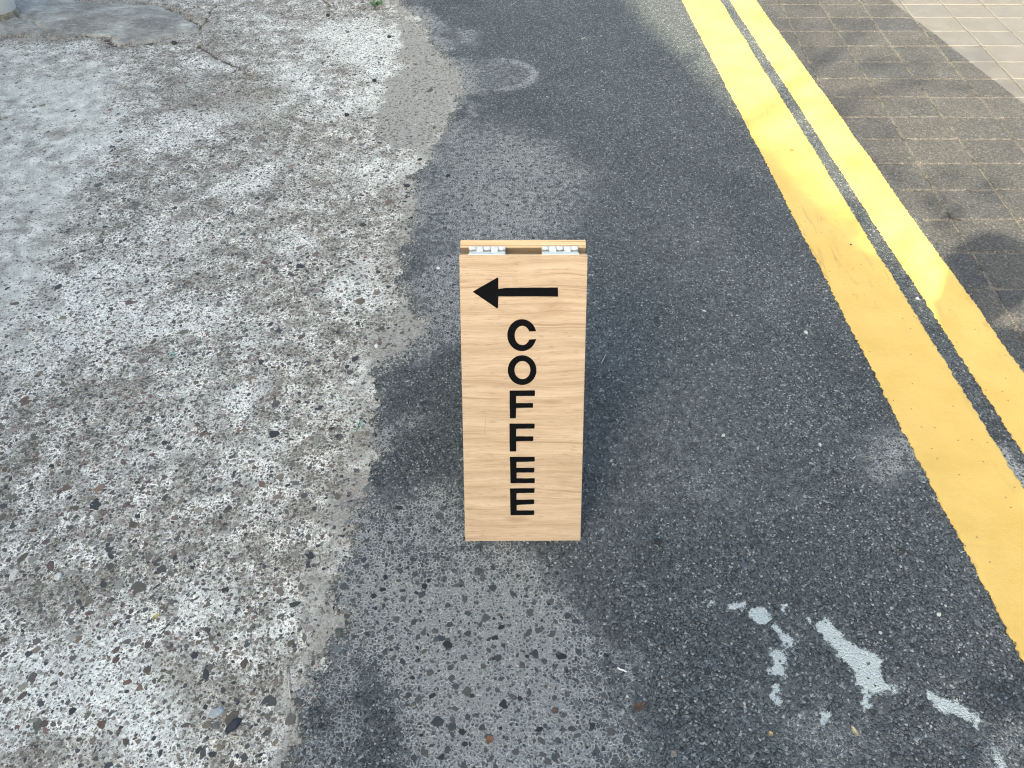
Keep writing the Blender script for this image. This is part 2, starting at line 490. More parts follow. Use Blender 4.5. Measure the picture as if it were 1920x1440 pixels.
def mat_wood(edge=False):
    b = NB('oak_plywood_edge' if edge else 'oak_plywood')
    O = b.obj()
    if edge:
        s = b.n('ShaderNodeSeparateXYZ'); b._in(s.inputs[0], O)
        lay = b.noise(b.mapping(O, scale=(3, 260, 260)), 1.0, 2, .4)
        c = b.ramp(lay, [(.32, (.36, .235, .125)), (.45, (.52, .37, .22)), (.6, (.62, .46, .29)), (.72, (.50, .35, .2))])
        g = b.noise(b.mapping(O, scale=(40, 900, 900)), 1.0, 3, .6)
        c = b.mix(b.math('MULTIPLY', b.step(g, .55, .7), .35), c, (.33, .21, .11))
        return b.out(c, .65, b.bump(g, .2, .001), spec=.3)
    warp = b.noise(b.mapping(O, scale=(4.5, 1, 11)), 1.0, 3, .5)
    s = b.n('ShaderNodeSeparateXYZ'); b._in(s.inputs[0], O)
    cz = b.n('ShaderNodeCombineXYZ')
    b._in(cz.inputs[0], s.outputs[0]); b._in(cz.inputs[1], 0.0)
    b._in(cz.inputs[2], b.math('MULTIPLY_ADD', b.math('SUBTRACT', warp, .5), .03, s.outputs[2]))
    W = cz.outputs[0]
    band = b.noise(b.mapping(W, scale=(1.4, 1, 38)), 1.0, 5, .62)
    grain = b.noise(b.mapping(W, scale=(7, 1, 210)), 1.0, 6, .75)
    pore = b.noise(b.mapping(W, scale=(22, 1, 480)), 1.0, 4, .65)
    c = b.ramp(band, [(.28, (.34, .238, .155)), (.44, (.435, .315, .213)), (.58, (.505, .375, .262)), (.75, (.565, .435, .318))])
    c = b.mix(b.math('MULTIPLY', b.step(grain, .48, .66), .55), c, (.33, .225, .135))
    c = b.mix(b.math('MULTIPLY', b.step(pore, .54, .68), .5), c, (.26, .17, .10))
    c = b.mix(b.math('MULTIPLY', b.step(grain, .52, .28), .25), c, (.68, .55, .42))
    lines = b.noise(b.mapping(W, scale=(3.2, 1, 165), loc=(3.1, 0, 7.7)), 1.0, 2, .5)
    c = b.mix(b.math('MULTIPLY', b.step(lines, .60, .69), .6), c, (.25, .155, .09))
    dash = b.noise(b.mapping(W, scale=(38, 1, 300), loc=(9.1, 0, 1.7)), 1.0, 2, .5)
    c = b.mix(b.math('MULTIPLY', b.step(dash, .62, .70), .55), c, (.23, .145, .085))
    stain = b.noise(b.mapping(O, scale=(7, 1, 16)), 1.0, 3, .5)
    c = b.mix(b.math('MULTIPLY', b.step(stain, .56, .74), .4), c, (.34, .21, .125))
    for kx, kz, rx, rz, amt in ((-.013, .055, .035, .008, .55), (.062, .335, .03, .006, .5), (-.005, .575, .010, .004, .5), (.066, .577, .008, .004, .4)):
        ex = b.math('DIVIDE', b.math('SUBTRACT', s.outputs[0], kx), rx)
        ez = b.math('DIVIDE', b.math('SUBTRACT', s.outputs[2], kz), rz)
        d = b.math('ADD', b.math('MULTIPLY', ex, ex), b.math('MULTIPLY', ez, ez))
        d = b.math('ADD', d, b.math('MULTIPLY', grain, 1.4))
        c = b.mix(b.math('MULTIPLY', b.math('SUBTRACT', 1.0, b.step(d, .5, 1.9)), amt), c, (.26, .15, .08))
    return b.out(c, .6, b.bump(b.math('ADD', grain, pore), .12, .0008), spec=.35)

M_ASPH = mat_asphalt(); M_CONC = mat_concrete(); M_STA = mat_stone_attr('aggregate_stone')
M_STO = mat_stone_obj('single_stone'); M_MORT = mat_mortar(); M_YEL = mat_yellow()
M_PAV = mat_paver(); M_JOINT = mat_joint(); M_WOOD = mat_wood(); M_WEDGE = mat_wood(True)
M_BLACK = plain('black_sign_paint', (.0025, .003, .004), .7, nscale=200, namt=.3, bump=.05)
M_BLACK.node_tree.nodes['Principled BSDF'].inputs['Specular IOR Level'].default_value = 0.06
M_ZINC = plain('zinc_plate', (.60, .65, .67), .45, .2, nscale=40, namt=.06)
M_WHITE = plain('white_plastic', (.90, .89, .88), .6, nscale=8, namt=.03)
M_COLLAR = plain('dirty_cement', (.22, .20, .155), .9, nscale=35, namt=.45, bump=.6)

# ------------------------------------------------------------------ layout of the two surfaces
EDGE_PX = [(735, -60), (745, 0), (770, 25), (786, 40), (800, 80), (830, 110), (852, 132), (856, 170), (845, 200), (832, 230), (815, 260),
           (792, 300), (772, 330), (768, 395), (762, 440), (748, 480), (744, 520), (750, 560), (770, 590), (784, 620),
           (760, 650), (714, 672), (700, 700), (688, 760), (683, 800), (682, 850), (675, 900), (655, 940), (640, 970),
           (633, 1000), (630, 1040), (612, 1080), (610, 1130), (625, 1160), (620, 1200), (600, 1240), (575, 1270),
           (555, 1320), (540, 1380), (520, 1440), (470, 1560)]
_e = GP(EDGE_PX)[::-1]
_ey = np.concatenate([[-30, _e[0, 1] - .3], _e[:, 1], [_e[-1, 1] + .6, 60]])
_ex = np.concatenate([[-.55, -.5], _e[:, 0], [-.85, -1.6]])
_o = np.argsort(_ey, kind='stable'); _ey, _ex = _ey[_o], _ex[_o]

def edge_d(x, y):
    """distance to the right of the asphalt edge"""
    return x - np.interp(y, _ey, _ex) + (fbm(x, y, 16, 4, 5) - .5) * .10 + (fbm(x, y, 90, 3, 9) - .5) * .065

def relief(x, y):
    return (fbm(x, y, .9, 3, 40) - .5) * .016 + (fbm(x, y, 6, 3, 41) - .5) * .004

def z_asph(x, y):
    d = edge_d(x, y)
    return relief(x, y) + (fbm(x, y, 55, 3, 43) - .5) * .0022 + sstep(-.035, .03, d) * .022 - .0165

def z_conc(x, y):
    d = edge_d(x, y)
    z = relief(x, y) + (fbm(x, y, 35, 4, 44) - .5) * .0045
    z = z - sstep(.06, .16, d) * .03
    crack = crack_mask(x, y)
    return z - crack * .006 - rim_groove(x, y) * .012

CRACKS = [[(370, 84), (400, 104), (440, 124), (470, 140)], 
          [(598, -8), (618, 10), (640, 20)], [(660, 14), (700, 18), (740, 12)], [(700, -4), (703, 16)], [(370, 55), (388, 38), (392, 22), (405, 10)]]
def crack_mask(x, y):
    m = np.zeros(x.shape)
    wx = (fbm(x, y, 30, 3, 60) - .5) * .035; wy = (fbm(x, y, 30, 3, 61) - .5) * .035
    for c in CRACKS:
        p = GP(c)
        k = (x > p[:, 0].min() - .1) & (x < p[:, 0].max() + .1) & (y > p[:, 1].min() - .1) & (y < p[:, 1].max() + .1)
        if not k.any(): continue
        xs, ys = x[k] + wx[k], y[k] + wy[k]
        d = np.full(xs.shape, 9.)
        for i in range(len(p) - 1):
            ax, ay = p[i]; ex, ey = p[i + 1] - p[i]
            t = np.clip(((xs - ax) * ex + (ys - ay) * ey) / (ex * ex + ey * ey), 0, 1)
            d = np.minimum(d, np.hypot(xs - ax - ex * t, ys - ay - ey * t))
        m[k] = np.maximum(m[k], 1 - sstep(.002, .011, d))
    return m

SAND = [([(742, 36), (785, 42), (802, 85), (850, 118), (872, 150), (856, 200), (838, 236), (820, 268), (745, 282), (718, 262), (706, 205), (722, 160), (764, 118), (748, 70)], .03, 1.0),
        ([(770, 585), (832, 600), (800, 650), (730, 690), (690, 690), (684, 655), (735, 600)], .03, .85),
        ([(640, 940), (665, 880), (690, 860), (684, 930), (650, 980), (625, 1010)], .025, .8),
        ([(600, 1130), (640, 1150), (650, 1200), (600, 1260), (560, 1300), (570, 1200)], .03, .75),
        ([(600, 480), (690, 470), (740, 500), (735, 545), (640, 530)], .04, .55),
        ([(740, 20), (800, 0), (830, -30), (720, -30)], .04, .35),
        ([(850, 140), (900, 150), (905, 175), (850, 178)], .04, .5)]
CEM = [([(790, 300), (840, 262), (930, 240), (1040, 262), (1085, 330), (1065, 400), (1010, 470), (850, 480), (830, 460), (800, 400), (775, 340)], .14, .5),
       ([(800, 480), (865, 480), (870, 640), (800, 660), (790, 600)], .06, .6),
       ([(700, 950), (860, 900), (865, 1030), (700, 1100), (650, 1060), (640, 980)], .07, .52),
       ([(640, 1060), (860, 1040), (1000, 1060), (1090, 1120), (1135, 1230), (1140, 1380), (1080, 1500), (800, 1500), (770, 1360), (720, 1280), (660, 1210), (630, 1120)], .07, .85),
       ([(1640, 830), (1700, 830), (1725, 890), (1660, 905)], .05, .45),
       ([(1832, 838), (1875, 850), (1910, 905), (1880, 930), (1850, 890)], .02, 1.0),
       ([(1172, 1108), (1196, 1104), (1200, 1140), (1178, 1146)], .02, .8),
       ([(852, 52), (880, 60), (882, 85), (860, 84)], .05, .6),
       ([(1100, 720), (1350, 700), (1450, 900), (1400, 1010), (1120, 1010)], .2, .22),
       ([(1100, 430), (1400, 420), (1400, 520), (1120, 560)], .2, .15),
       ([(1480, 1340), (1650, 1340), (1650, 1430), (1500, 1430)], .1, .3),
       ([(1780, 1370), (1900, 1380), (1920, 1500), (1840, 1500)], .07, .5)]
PAINT = [([(1365, 1136), (1395, 1131), (1396, 1147), (1370, 1147)], .008), ([(1402, 1146), (1430, 1138), (1441, 1155), (1437, 1172), (1420, 1173), (1405, 1160)], .006),
         ([(1437, 1173), (1455, 1168), (1476, 1190), (1487, 1212), (1470, 1214), (1450, 1190)], .008), ([(1442, 1222), (1465, 1220), (1476, 1266), (1470, 1278), (1442, 1262), (1450, 1240)], .010),
         ([(1440, 1312), (1452, 1285), (1466, 1318), (1455, 1323)], .010),
         ([(1522, 1173), (1547, 1166), (1590, 1208), (1642, 1232), (1657, 1275), (1685, 1297), (1665, 1311), (1618, 1300), (1603, 1270), (1578, 1235), (1557, 1215)], .010),
         ([(1614, 1303), (1630, 1303), (1634, 1328), (1617, 1331)], .008), ([(1735, 1298), (1765, 1313), (1812, 1330), (1840, 1357), (1830, 1370), (1790, 1347), (1758, 1335)], .012),
         ([(1326, 1128), (1338, 1128), (1342, 1137), (1330, 1138)], .006), ([(1462, 1138), (1474, 1138), (1470, 1152), (1464, 1150)], .006), ([(1505, 1158), (1520, 1158), (1516, 1172)], .008),
         ([(1535, 1340), (1555, 1338), (1558, 1356), (1540, 1360)], .014), ([(1852, 1400), (1866, 1398), (1885, 1440), (1866, 1450)], .014)]
DARK_PATCH = [([(1832, 1268), (1925, 1235), (1940, 1370), (1885, 1345), (1842, 1335)], .035, .9), ([(1800, 1352), (1846, 1378), (1856, 1460), (1790, 1460)], .035, .75),  # areas where the asphalt is darker and bluer
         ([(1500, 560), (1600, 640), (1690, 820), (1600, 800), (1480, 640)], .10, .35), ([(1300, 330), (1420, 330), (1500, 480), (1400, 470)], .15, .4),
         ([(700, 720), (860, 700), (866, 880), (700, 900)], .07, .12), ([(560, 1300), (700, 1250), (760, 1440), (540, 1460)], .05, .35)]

def sandn(x, y):
    return .58 + .55 * fbm(x, y, 11, 4, 330)

def asph_masks(x, y):
    cem = np.zeros(x.shape); dust = np.zeros(x.shape); paint = np.zeros(x.shape); dark = np.zeros(x.shape)
    for i, (p, s, a) in enumerate(CEM): cem = np.maximum(cem, a * blob(x, y, p, s * 1.7, .10, 7, 70 + i))
    cx, cy = G(930, 142); ax = abs(G(1005, 142)[0] - cx); ay = abs(G(930, 112)[1] - G(930, 172)[1]) / 2
    r = np.hypot((x - cx) / ax, (y - cy) / ay) + (fbm(x, y, 9, 3, 90) - .5) * .12
    side = .35 + .65 * sstep(-.3, .8, (x - cx) / ax)
    cem = np.maximum(cem, .62 * side * np.exp(-((r - .93) / .15) ** 2))
    cem = np.maximum(cem, .22 * (1 - sstep(.75, 1., r)))
    cem = cem * (.75 + .5 * fbm(x, y, 30, 3, 91)) + .05 * sstep(.45, .7, fbm(x, y, 3, 4, 92))
    for i, (p, s, a) in enumerate(SAND): dust = np.maximum(dust, a * sandn(x, y) * blob(x, y, p, s * 1.6, .06, 14, 100 + i))
    d = edge_d(x, y)
    dust = np.maximum(dust, .62 * (1 - sstep(.0, .07, d)) * (.4 + fbm(x, y, 8, 3, 331)))
    cem = np.maximum(cem, .75 * (1 - sstep(.0, .22, d)) * sstep(.3, .65, fbm(x, y, 6, 3, 332)))
    for i, (p, s) in enumerate(PAINT): paint = np.maximum(paint, blob(x, y, p, s, .012, 60, 130 + i))
    for i, (p, s, a) in enumerate(DARK_PATCH): dark = np.maximum(dark, a * blob(x, y, p, s, .03, 20, 160 + i))
    return np.clip(cem, 0, 1), dust, paint, dark

MORTAR_PX = [(-260, 66), (0, 68), (95, 66), (118, 76), (150, 67), (205, 70), (211, 84), (250, 82), (290, 78), (330, 66), (366, 57), (371, 48), (352, 38), (330, 24), (290, 12), (150, 4), (60, -14), (-260, -20)]
WHITE = [([(560, 60), (690, 30), (770, 60), (745, 140), (700, 150), (640, 110)], .06, .85), ([(500, 122), (560, 128), (640, 190), (700, 160), (720, 200), (600, 200)], .05, .8),
         ([(690, 130), (760, 110), (720, 230), (680, 200)], .05, .6), ([(300, 560), (430, 565), (430, 625), (270, 640)], .05, .8), ([(300, 660), (430, 700), (450, 780), (300, 800)], .06, .35),
         ([(140, 1200), (260, 1150), (330, 1250), (330, 1440), (200, 1440), (60, 1360), (20, 1240)], .08, .95), ([(330, 1100), (440, 1090), (450, 1150), (330, 1180)], .05, .75),
         ([(640, 280), (760, 300), (770, 340), (660, 350)], .05, .6), ([(300, 400), (440, 420), (380, 480), (180, 470)], .07, .45), ([(380, 820), (520, 800), (560, 900), (400, 960)], .08, .5),
         ([(100, 560), (200, 520), (150, 700), (0, 760), (0, 600)], .08, .5), ([(200, 840), (350, 810), (330, 880), (180, 900)], .06, .45)]
BROWN = [([(100, 700), (280, 690), (260, 800), (90, 800)], .08, .5), ([(200, 960), (320, 970), (300, 1030), (180, 1020)], .06, .6), ([(280, 1210), (370, 1250), (420, 1400), (330, 1390)], .06, .6),
         ([(280, 140), (450, 120), (560, 170), (460, 220), (300, 210)], .1, .65), ([(400, 180), (560, 200), (600, 260), (420, 260)], .1, .55), ([(150, 1050), (260, 1080), (240, 1150), (0, 1180), (0, 1060)], .07, .45),
         ([(20, 1380), (200, 1390), (200, 1450), (0, 1450)], .07, .5), ([(200, 520), (420, 500), (420, 545), (200, 550)], .06, .45), ([(340, 20), (470, 60), (440, 120), (370, 110)], .06, .5)]
SMOOTH = [([(-300, 80), (120, 90), (240, 110), (260, 180), (190, 260), (150, 400), (110, 520), (60, 660), (-300, 700)], .14, .95)]

def rim_groove(x, y):
    rim = poly_sd(x, y, GP(MORTAR_PX)) + (fbm(x, y, 25, 4, 400) - .5) * .05
    return (1 - sstep(.004, .014, np.abs(rim + .014))) * sstep(.25, .5, fbm(x, y, 6, 3, 223))

def conc_masks(x, y):
    w = np.zeros(x.shape); br = np.zeros(x.shape); du = np.zeros(x.shape); sm = np.zeros(x.shape)
    for i, (p, s, a) in enumerate(WHITE): w = np.maximum(w, a * blob(x, y, p, s, .07, 9, 200 + i))
    w = np.maximum(w, .75 * sstep(.53, .68, fbm(x, y, 4, 5, 220)))
    rim = poly_sd(x, y, GP(MORTAR_PX))
    br = np.maximum(br, .9 * (1 - sstep(.01, .09, np.abs(rim + .02) + (fbm(x, y, 14, 3, 222) - .5) * .08)))
    br = np.maximum(br, 1.9 * rim_groove(x, y))
    for i, (p, s, a) in enumerate(BROWN): br = np.maximum(br, a * blob(x, y, p, s, .07, 9, 230 + i))
    br = np.maximum(br, crack_mask(x, y) * 2.0)
    for i, (p, s, a) in enumerate(SAND): du = np.maximum(du, a * sandn(x, y) * blob(x, y, p, s * 1.6, .06, 14, 100 + i))
    d = edge_d(x, y)
    du = np.maximum(du, .62 * sstep(-.14, -.0, d) * (.25 + 1.1 * fbm(x, y, 8, 3, 331)))
    for i, (p, s, a) in enumerate(SMOOTH): sm = np.maximum(sm, a * blob(x, y, p, s, .12, 6, 240 + i))
    return w, br, du, sm

# ------------------------------------------------------------------ large surfaces
def axis(lo, a, b, hi, step, grow=1.25):
    mid = np.arange(a, b + step * .5, step)
    L = []; s = step; x = a
    while x > lo:
        s *= grow; x -= s; L.append(x)
    R = []; s = step; x = mid[-1]
    while x < hi:
        s *= grow; x += s; R.append(x)
    return np.concatenate([L[::-1], mid, R])

def grid_mesh(name, xs, ys, zf, keep=None):
    X, Y = np.meshgrid(xs, ys)
    x, y = X.ravel(), Y.ravel()
    z = zf(x, y)
    nx, ny = len(xs), len(ys)
    i = np.arange(nx - 1)[None, :] + np.arange(ny - 1)[:, None] * nx
    q = np.stack([i, i + 1, i + nx + 1, i + nx], -1).reshape(-1, 4)
    if keep is not None:
        k = keep(x, y)
        q = q[k[q].any(1)]
        used = np.zeros(len(x), bool); used[q] = True
        idx = np.cumsum(used) - 1
        q = idx[q]; x, y, z = x[used], y[used], z[used]
    me = np_mesh(name, np.stack([x, y, z], 1), q, True)
    return me, x, y

gm = box_mesh('ground', -300, 300, -300, 300, -.4, -.06)
ground = link('ground', gm, plain('ground_soil', (.16, .15, .13), .95, nscale=3, namt=.3))
setp(ground, kind='structure')

me, gx, gy = grid_mesh('concrete_apron', axis(-14, -3.2, 0.2, .5, .008), axis(-12, .35, 5.0, 14, .008), z_conc,
                       lambda x, y: edge_d(x, y) < .2)
w, br, du, sm = conc_masks(gx, gy)
add_attr(me, 'mask', np.stack([w, br, du, sm], 1))
concrete = setp(link('concrete_apron', me, M_CONC), kind='structure')

YR = [(1.383, 4.75), (1.4305, 2.172), (1.453, 1.553)]      # right edge of the right yellow line
def yr_edge(y):
    return 1.4305 - .0183 * (y - 2.172)
def z_road(x, y):
    z = z_asph(x, y)
    m = x - yr_edge(y) - (fbm(x, y, 5, 4, 300) - .5) * .16 - .02 - .07 * sstep(2.6, 1.2, y)
    return z - sstep(-.03, .05, m) * .022
me, gx, gy = grid_mesh('asphalt_road', axis(-1.5, -.62, 1.75, 2.2, .008), axis(-12, .35, 5.0, 14, .008), z_road,
                       lambda x, y: edge_d(x, y) > -.10)
cem, dust, paint, dark = asph_masks(gx, gy)
add_attr(me, 'mask', np.stack([cem, dust, paint, dark], 1))
warm = sstep(-.05, .0, gx - yr_edge(gy))
add_attr(me, 'warm', np.stack([warm, warm, warm, warm], 1))
road = setp(link('asphalt_road', me, M_ASPH), kind='structure')

# ------------------------------------------------------------------ aggregate stones
def jitter_points(x0, x1, y0, y1, cell, seed):
    r = np.random.default_rng(seed)
    nx, ny = int((x1 - x0) / cell), int((y1 - y0) / cell)
    ix, iy = np.meshgrid(np.arange(nx), np.arange(ny))
    x = x0 + (ix.ravel() + r.random(nx * ny)) * cell
    y = y0 + (iy.ravel() + r.random(nx * ny)) * cell
    return x, y, r

def in_view(x, y, pad=.12):
    zc = y * CT + CAM_H * ST
    u = x / zc; 
    return (np.abs(u) < .5 * 1920 / F_PX + pad) & (y > .4) & (y < 5.0)

def stone_verts(n, N, r):
    """unit stones: ring below the surface, ring on top, centre"""
    t = np.linspace(0, 2 * np.pi, n, endpoint=False)[None] + r.uniform(-.25, .25, (N, n))
    rad = r.uniform(.72, 1.18, (N, n))
    top = r.uniform(.68, .88, (N, n))
    a = np.stack([np.cos(t) * rad, np.sin(t) * rad, np.full((N, n), -1.)], -1)
    b = np.stack([np.cos(t) * rad * top, np.sin(t) * rad * top, r.uniform(.25, .75, (N, n))], -1)
    c = np.stack([r.uniform(-.15, .15, N), r.uniform(-.15, .15, N), r.uniform(.6, 1.0, N)], -1)[:, None]
    return np.concatenate([a, b, c], 1)

def stone_faces(n):
    f = []
    for i in range(n):
        j = (i + 1) % n
        f += [(i, j, n + j), (i, n + j, n + i), (n + i, n + j, 2 * n)]
    return np.array(f)

def scatter(name, parent, x, y, z, rad, asp, prot, col, n, seed):
    r = np.random.default_rng(seed)
    N = len(x)
    V = stone_verts(n, N, r)
    V[..., 0] *= rad[:, None]; V[..., 1] *= (rad * asp)[:, None]
    a = r.random(N) * np.pi * 2; ca, sa = np.cos(a)[:, None], np.sin(a)[:, None]
    vx = V[..., 0] * ca - V[..., 1] * sa; vy = V[..., 0] * sa + V[..., 1] * ca
    vz = np.where(V[..., 2] < 0, V[..., 2] * .004, V[..., 2] * prot[:, None])
    P = np.stack([vx + x[:, None], vy + y[:, None], vz + z[:, None]], -1).reshape(-1, 3)
    Fc = (stone_faces(n)[None] + (np.arange(N) * (2 * n + 1))[:, None, None]).reshape(-1, 3)
    me = np_mesh(name, P, Fc, False)
    c = np.repeat(np.concatenate([col, np.ones((N, 1))], 1), 2 * n + 1, 0)
    add_attr(me, 'col', c)
    o = link(name, me, M_STA, parent)
    setp(o, kind='stuff')
    return o

PROTO = []
_r = np.random.default_rng(11)
for i in range(14):
    v = stone_verts(9, 1, _r)[0]
    v[:, 2] = np.where(v[:, 2] < 0, -.6, v[:, 2] * 1.0)
    m = np_mesh('stone', v, stone_faces(9), False); m.materials.append(M_STO)
    PROTO.append(m)

def single_stones(parent, x, y, z, rad, asp, prot, col, seed, name='stone'):
    r = np.random.default_rng(seed)
    for i in range(len(x)):
        o = bpy.data.objects.new(name, PROTO[int(r.integers(len(PROTO)))])
        COL.objects.link(o)
        o.parent = parent
        o.location = (x[i], y[i], z[i])
        o.rotation_euler = (0, 0, r.random() * 6.28)
        o.scale = (rad[i], rad[i] * asp[i], prot[i])
        o.color = (*col[i], 1)

def pick(pal, wts, N, r, jit=.18):
    pal = np.array(pal); w_ = np.array(wts, float); w_ /= w_.sum()
    c = pal[r.choice(len(pal), N, p=w_)]
    return np.clip(c * r.uniform(1 - jit, 1 + jit, (N, 1)) * r.uniform(.95, 1.05, (N, 3)), .004, .9)

PAL_C = [(.035, .037, .042), (.06, .062, .066), (.10, .098, .094), (.145, .125, .105), (.09, .075, .064), (.12, .08, .064), (.05, .056, .066), (.20, .188, .17), (.28, .27, .25), (.17, .115, .09), (.42, .41, .39)]
W_C = [1.7, 2.0, 2.4, 3.0, 2.4, .7, .8, 2.0, 1.3, .2, .5]
def split_biggest(x, y, rad, cnt=300):
    zc = y * CT + CAM_H * ST
    key = np.where(in_view(x, y, 0), rad / zc, 0)
    o = np.argsort(-key)
    return o[:cnt], o[cnt:]

def do_concrete():
    X, Y, R, Z = [], [], [], []
    for cell, lo, hi, keepp, seed in ((.0145, .0034, .0070, .75, 21), (.024, .0062, .0115, .85, 22), (.080, .012, .020, .55, 23)):
        x, y, r = jitter_points(-3.2, .2, .4, 5.0, cell, seed)
        d = edge_d(x, y)
        k = (d < -.012) & in_view(x, y)
        x, y, d = x[k], y[k], d[k]
        w, br, du, sm = conc_masks(x, y)
        dens = keepp * (1 - .93 * sm) * (1 - .5 * w) * (1 - .68 * sstep(.35, .8, du)) * (.55 + .9 * fbm(x, y, 5, 3, 250))
        dens *= 1 - blob(x, y, MORTAR_PX, .02, .01)
        k = r.random(len(x)) < dens
        x, y = x[k], y[k]
        X.append(x); Y.append(y); R.append(lo + (hi - lo) * r.random(len(x)) ** 1.7)
    x, y, rad = map(np.concatenate, (X, Y, R))
    r = np.random.default_rng(31)
    z = z_conc(x, y); N = len(x)
    asp = r.uniform(.5, .95, N); prot = np.minimum(.0016, rad * .16) * r.uniform(.2, 1.1, N)
    col = pick(PAL_C, W_C, N, r)
    a, b_ = split_biggest(x, y, rad)
    single_stones(concrete, x[a], y[a], z[a], rad[a], asp[a], prot[a], col[a], 33)
    scatter('aggregate', concrete, x[b_], y[b_], z[b_], rad[b_], asp[b_], prot[b_], col[b_], 6, 34)
    return N


PAL_A = [(.022, .026, .030), (.048, .056, .063), (.068, .079, .087), (.090, .103, .111), (.12, .134, .14), (.34, .36, .36), (.16, .13, .11)]
W_A = [1.6, 2.2, 2.8, 2.4, 1.0, .22, .05]
def do_asphalt():
    X, Y, R, C = [], [], [], []
    for cell, lo, hi, keepp, seed in ((.0115, .0024, .0050, .5, 51), (.020, .0055, .0092, .45, 52), (.06, .009, .0135, .34, 53)):
        x, y, r = jitter_points(-.6, 1.75, .4, 5.0, cell, seed)
        d = edge_d(x, y)
        m = x - yr_edge(y)
        k = (d > .0) & in_view(x, y) & (m < .08)
        x, y, d = x[k], y[k], d[k]
        cem, dust, paint, dark = asph_masks(x, y)
        dens = keepp * (1 - .8 * sstep(.35, .85, dust)) * (1 - .72 * paint)
        if .015 < cell < .03: dens *= sstep(.15, .5, cem) + .18
        if cell > .03: dens *= sstep(.25, .6, cem) * 1.6 + .12
        k = r.random(len(x)) < dens
        x, y, cem, dark = x[k], y[k], cem[k], dark[k]
        X.append(x); Y.append(y); R.append(lo + (hi - lo) * r.random(len(x)) ** 1.5)
        c = pick(PAL_A, W_A, len(x), r, .2)
        c = c * (1 - .5 * dark[:, None])
        C.append(np.where(cem[:, None] > .25, np.minimum(c, .085) * .8, c))
    x, y, rad = map(np.concatenate, (X, Y, R)); col = np.concatenate(C)
    r = np.random.default_rng(61)
    z = z_road(x, y); N = len(x)
    asp = r.uniform(.55, 1.0, N); prot = np.minimum(.0016, rad * .22) * r.uniform(.15, 1.1, N)
    a, b_ = split_biggest(x, y, rad)
    single_stones(road, x[a], y[a], z[a], rad[a], asp[a], prot[a], col[a], 63)
    scatter('chippings', road, x[b_], y[b_], z[b_], rad[b_], asp[b_], prot[b_], col[b_], 5, 64)
    return N

n1 = do_concrete(); n2 = do_asphalt()
print('stones', n1, n2)

# ------------------------------------------------------------------ mortar slab in the corner
def z_mort(x, y):
    s = poly_sd(x, y, GP(MORTAR_PX)) + (fbm(x, y, 25, 4, 400) - .5) * .05
    z = relief(x, y) - .012 + sstep(-.012, .016, s) * (.022 + .012 * sstep(0, .25, s)) + (fbm(x, y, 18, 4, 401) - .5) * .006
    p = GP([(35, 38), (52, 46), (64, 47), (78, 57), (95, 65), (121, 78)])
    wx = (fbm(x, y, 30, 3, 60) - .5) * .02; wy = (fbm(x, y, 30, 3, 61) - .5) * .02
    d = np.full(x.shape, 9.)
    for i in range(len(p) - 1):
        ax, ay = p[i]; ex, ey = p[i + 1] - p[i]
        t = np.clip(((x + wx - ax) * ex + (y + wy - ay) * ey) / (ex * ex + ey * ey), 0, 1)
        d = np.minimum(d, np.hypot(x + wx - ax - ex * t, y + wy - ay - ey * t))
    return z - (1 - sstep(.002, .012, d)) * .014
mx = GP(MORTAR_PX)
me, gx, gy = grid_mesh('mortar_patch', np.arange(mx[:, 0].min() - .06, mx[:, 0].max() + .06, .007), np.arange(mx[:, 1].min() - .06, mx[:, 1].max() + .06, .007), z_mort,
                       lambda x, y: poly_sd(x, y, mx) > -.05)
mort = link('mortar_patch', me, M_MORT, concrete)
mort['label'] = 'smooth grey mortar patch with cracked raised edge'

# ------------------------------------------------------------------ yellow lines
def yellow_line(xl, xr, name, label, seed):
    """xl, xr: functions of y; a thick painted band with a ragged edge"""
    ys = np.concatenate([np.arange(-12, .3, .2), np.arange(.3, 5.0, .0045), np.arange(5.0, 14, .15)])
    cols = np.concatenate([[-.0004, 0, .02], np.linspace(.08, .92, 14), [.98, 1, 1.0004]])
    z0 = lambda x, y: relief(x, y) + .0085
    V = []
    L = xl(ys) + (fbm(ys, ys * 0 + seed, 130, 3, seed) - .5) * .011 + (fbm(ys, ys * 0 + seed, 8, 2, seed + 5) - .5) * .006
    R = xr(ys) + (fbm(ys, ys * 0 + seed, 130, 3, seed + 1) - .5) * .011 + (fbm(ys, ys * 0 + seed, 8, 2, seed + 6) - .5) * .006
    X = L[:, None] + (R - L)[:, None] * cols[None]
    Y = np.repeat(ys[:, None], len(cols), 1)
    Z = z0(X, Y) + (fbm(X, Y, 120, 2, 310) - .5) * .0008
    Z[:, [0, -1]] -= .012
    Z[:, [1, -2]] -= .0006
    nx, ny = len(cols), len(ys)
    i = np.arange(nx - 1)[None, :] + np.arange(ny - 1)[:, None] * nx
    q = np.stack([i, i + 1, i + nx + 1, i + nx], -1).reshape(-1, 4)
    me = np_mesh(name, np.stack([X.ravel(), Y.ravel(), Z.ravel()], 1), q, True)
    o = link(name, me, M_YEL, road)
    o['label'] = label
    return o
K = -.0183
yellow_line(lambda y: 1.0095 + K * (y - 2.172), lambda y: 1.228 + K * (y - 2.172), 'yellow_line', 'wider yellow painted line, nearer the wooden sign', 1)
yellow_line(lambda y: 1.283 + K * (y - 2.172), lambda y: yr_edge(y), 'yellow_line', 'narrower yellow painted line beside the block paving', 2)

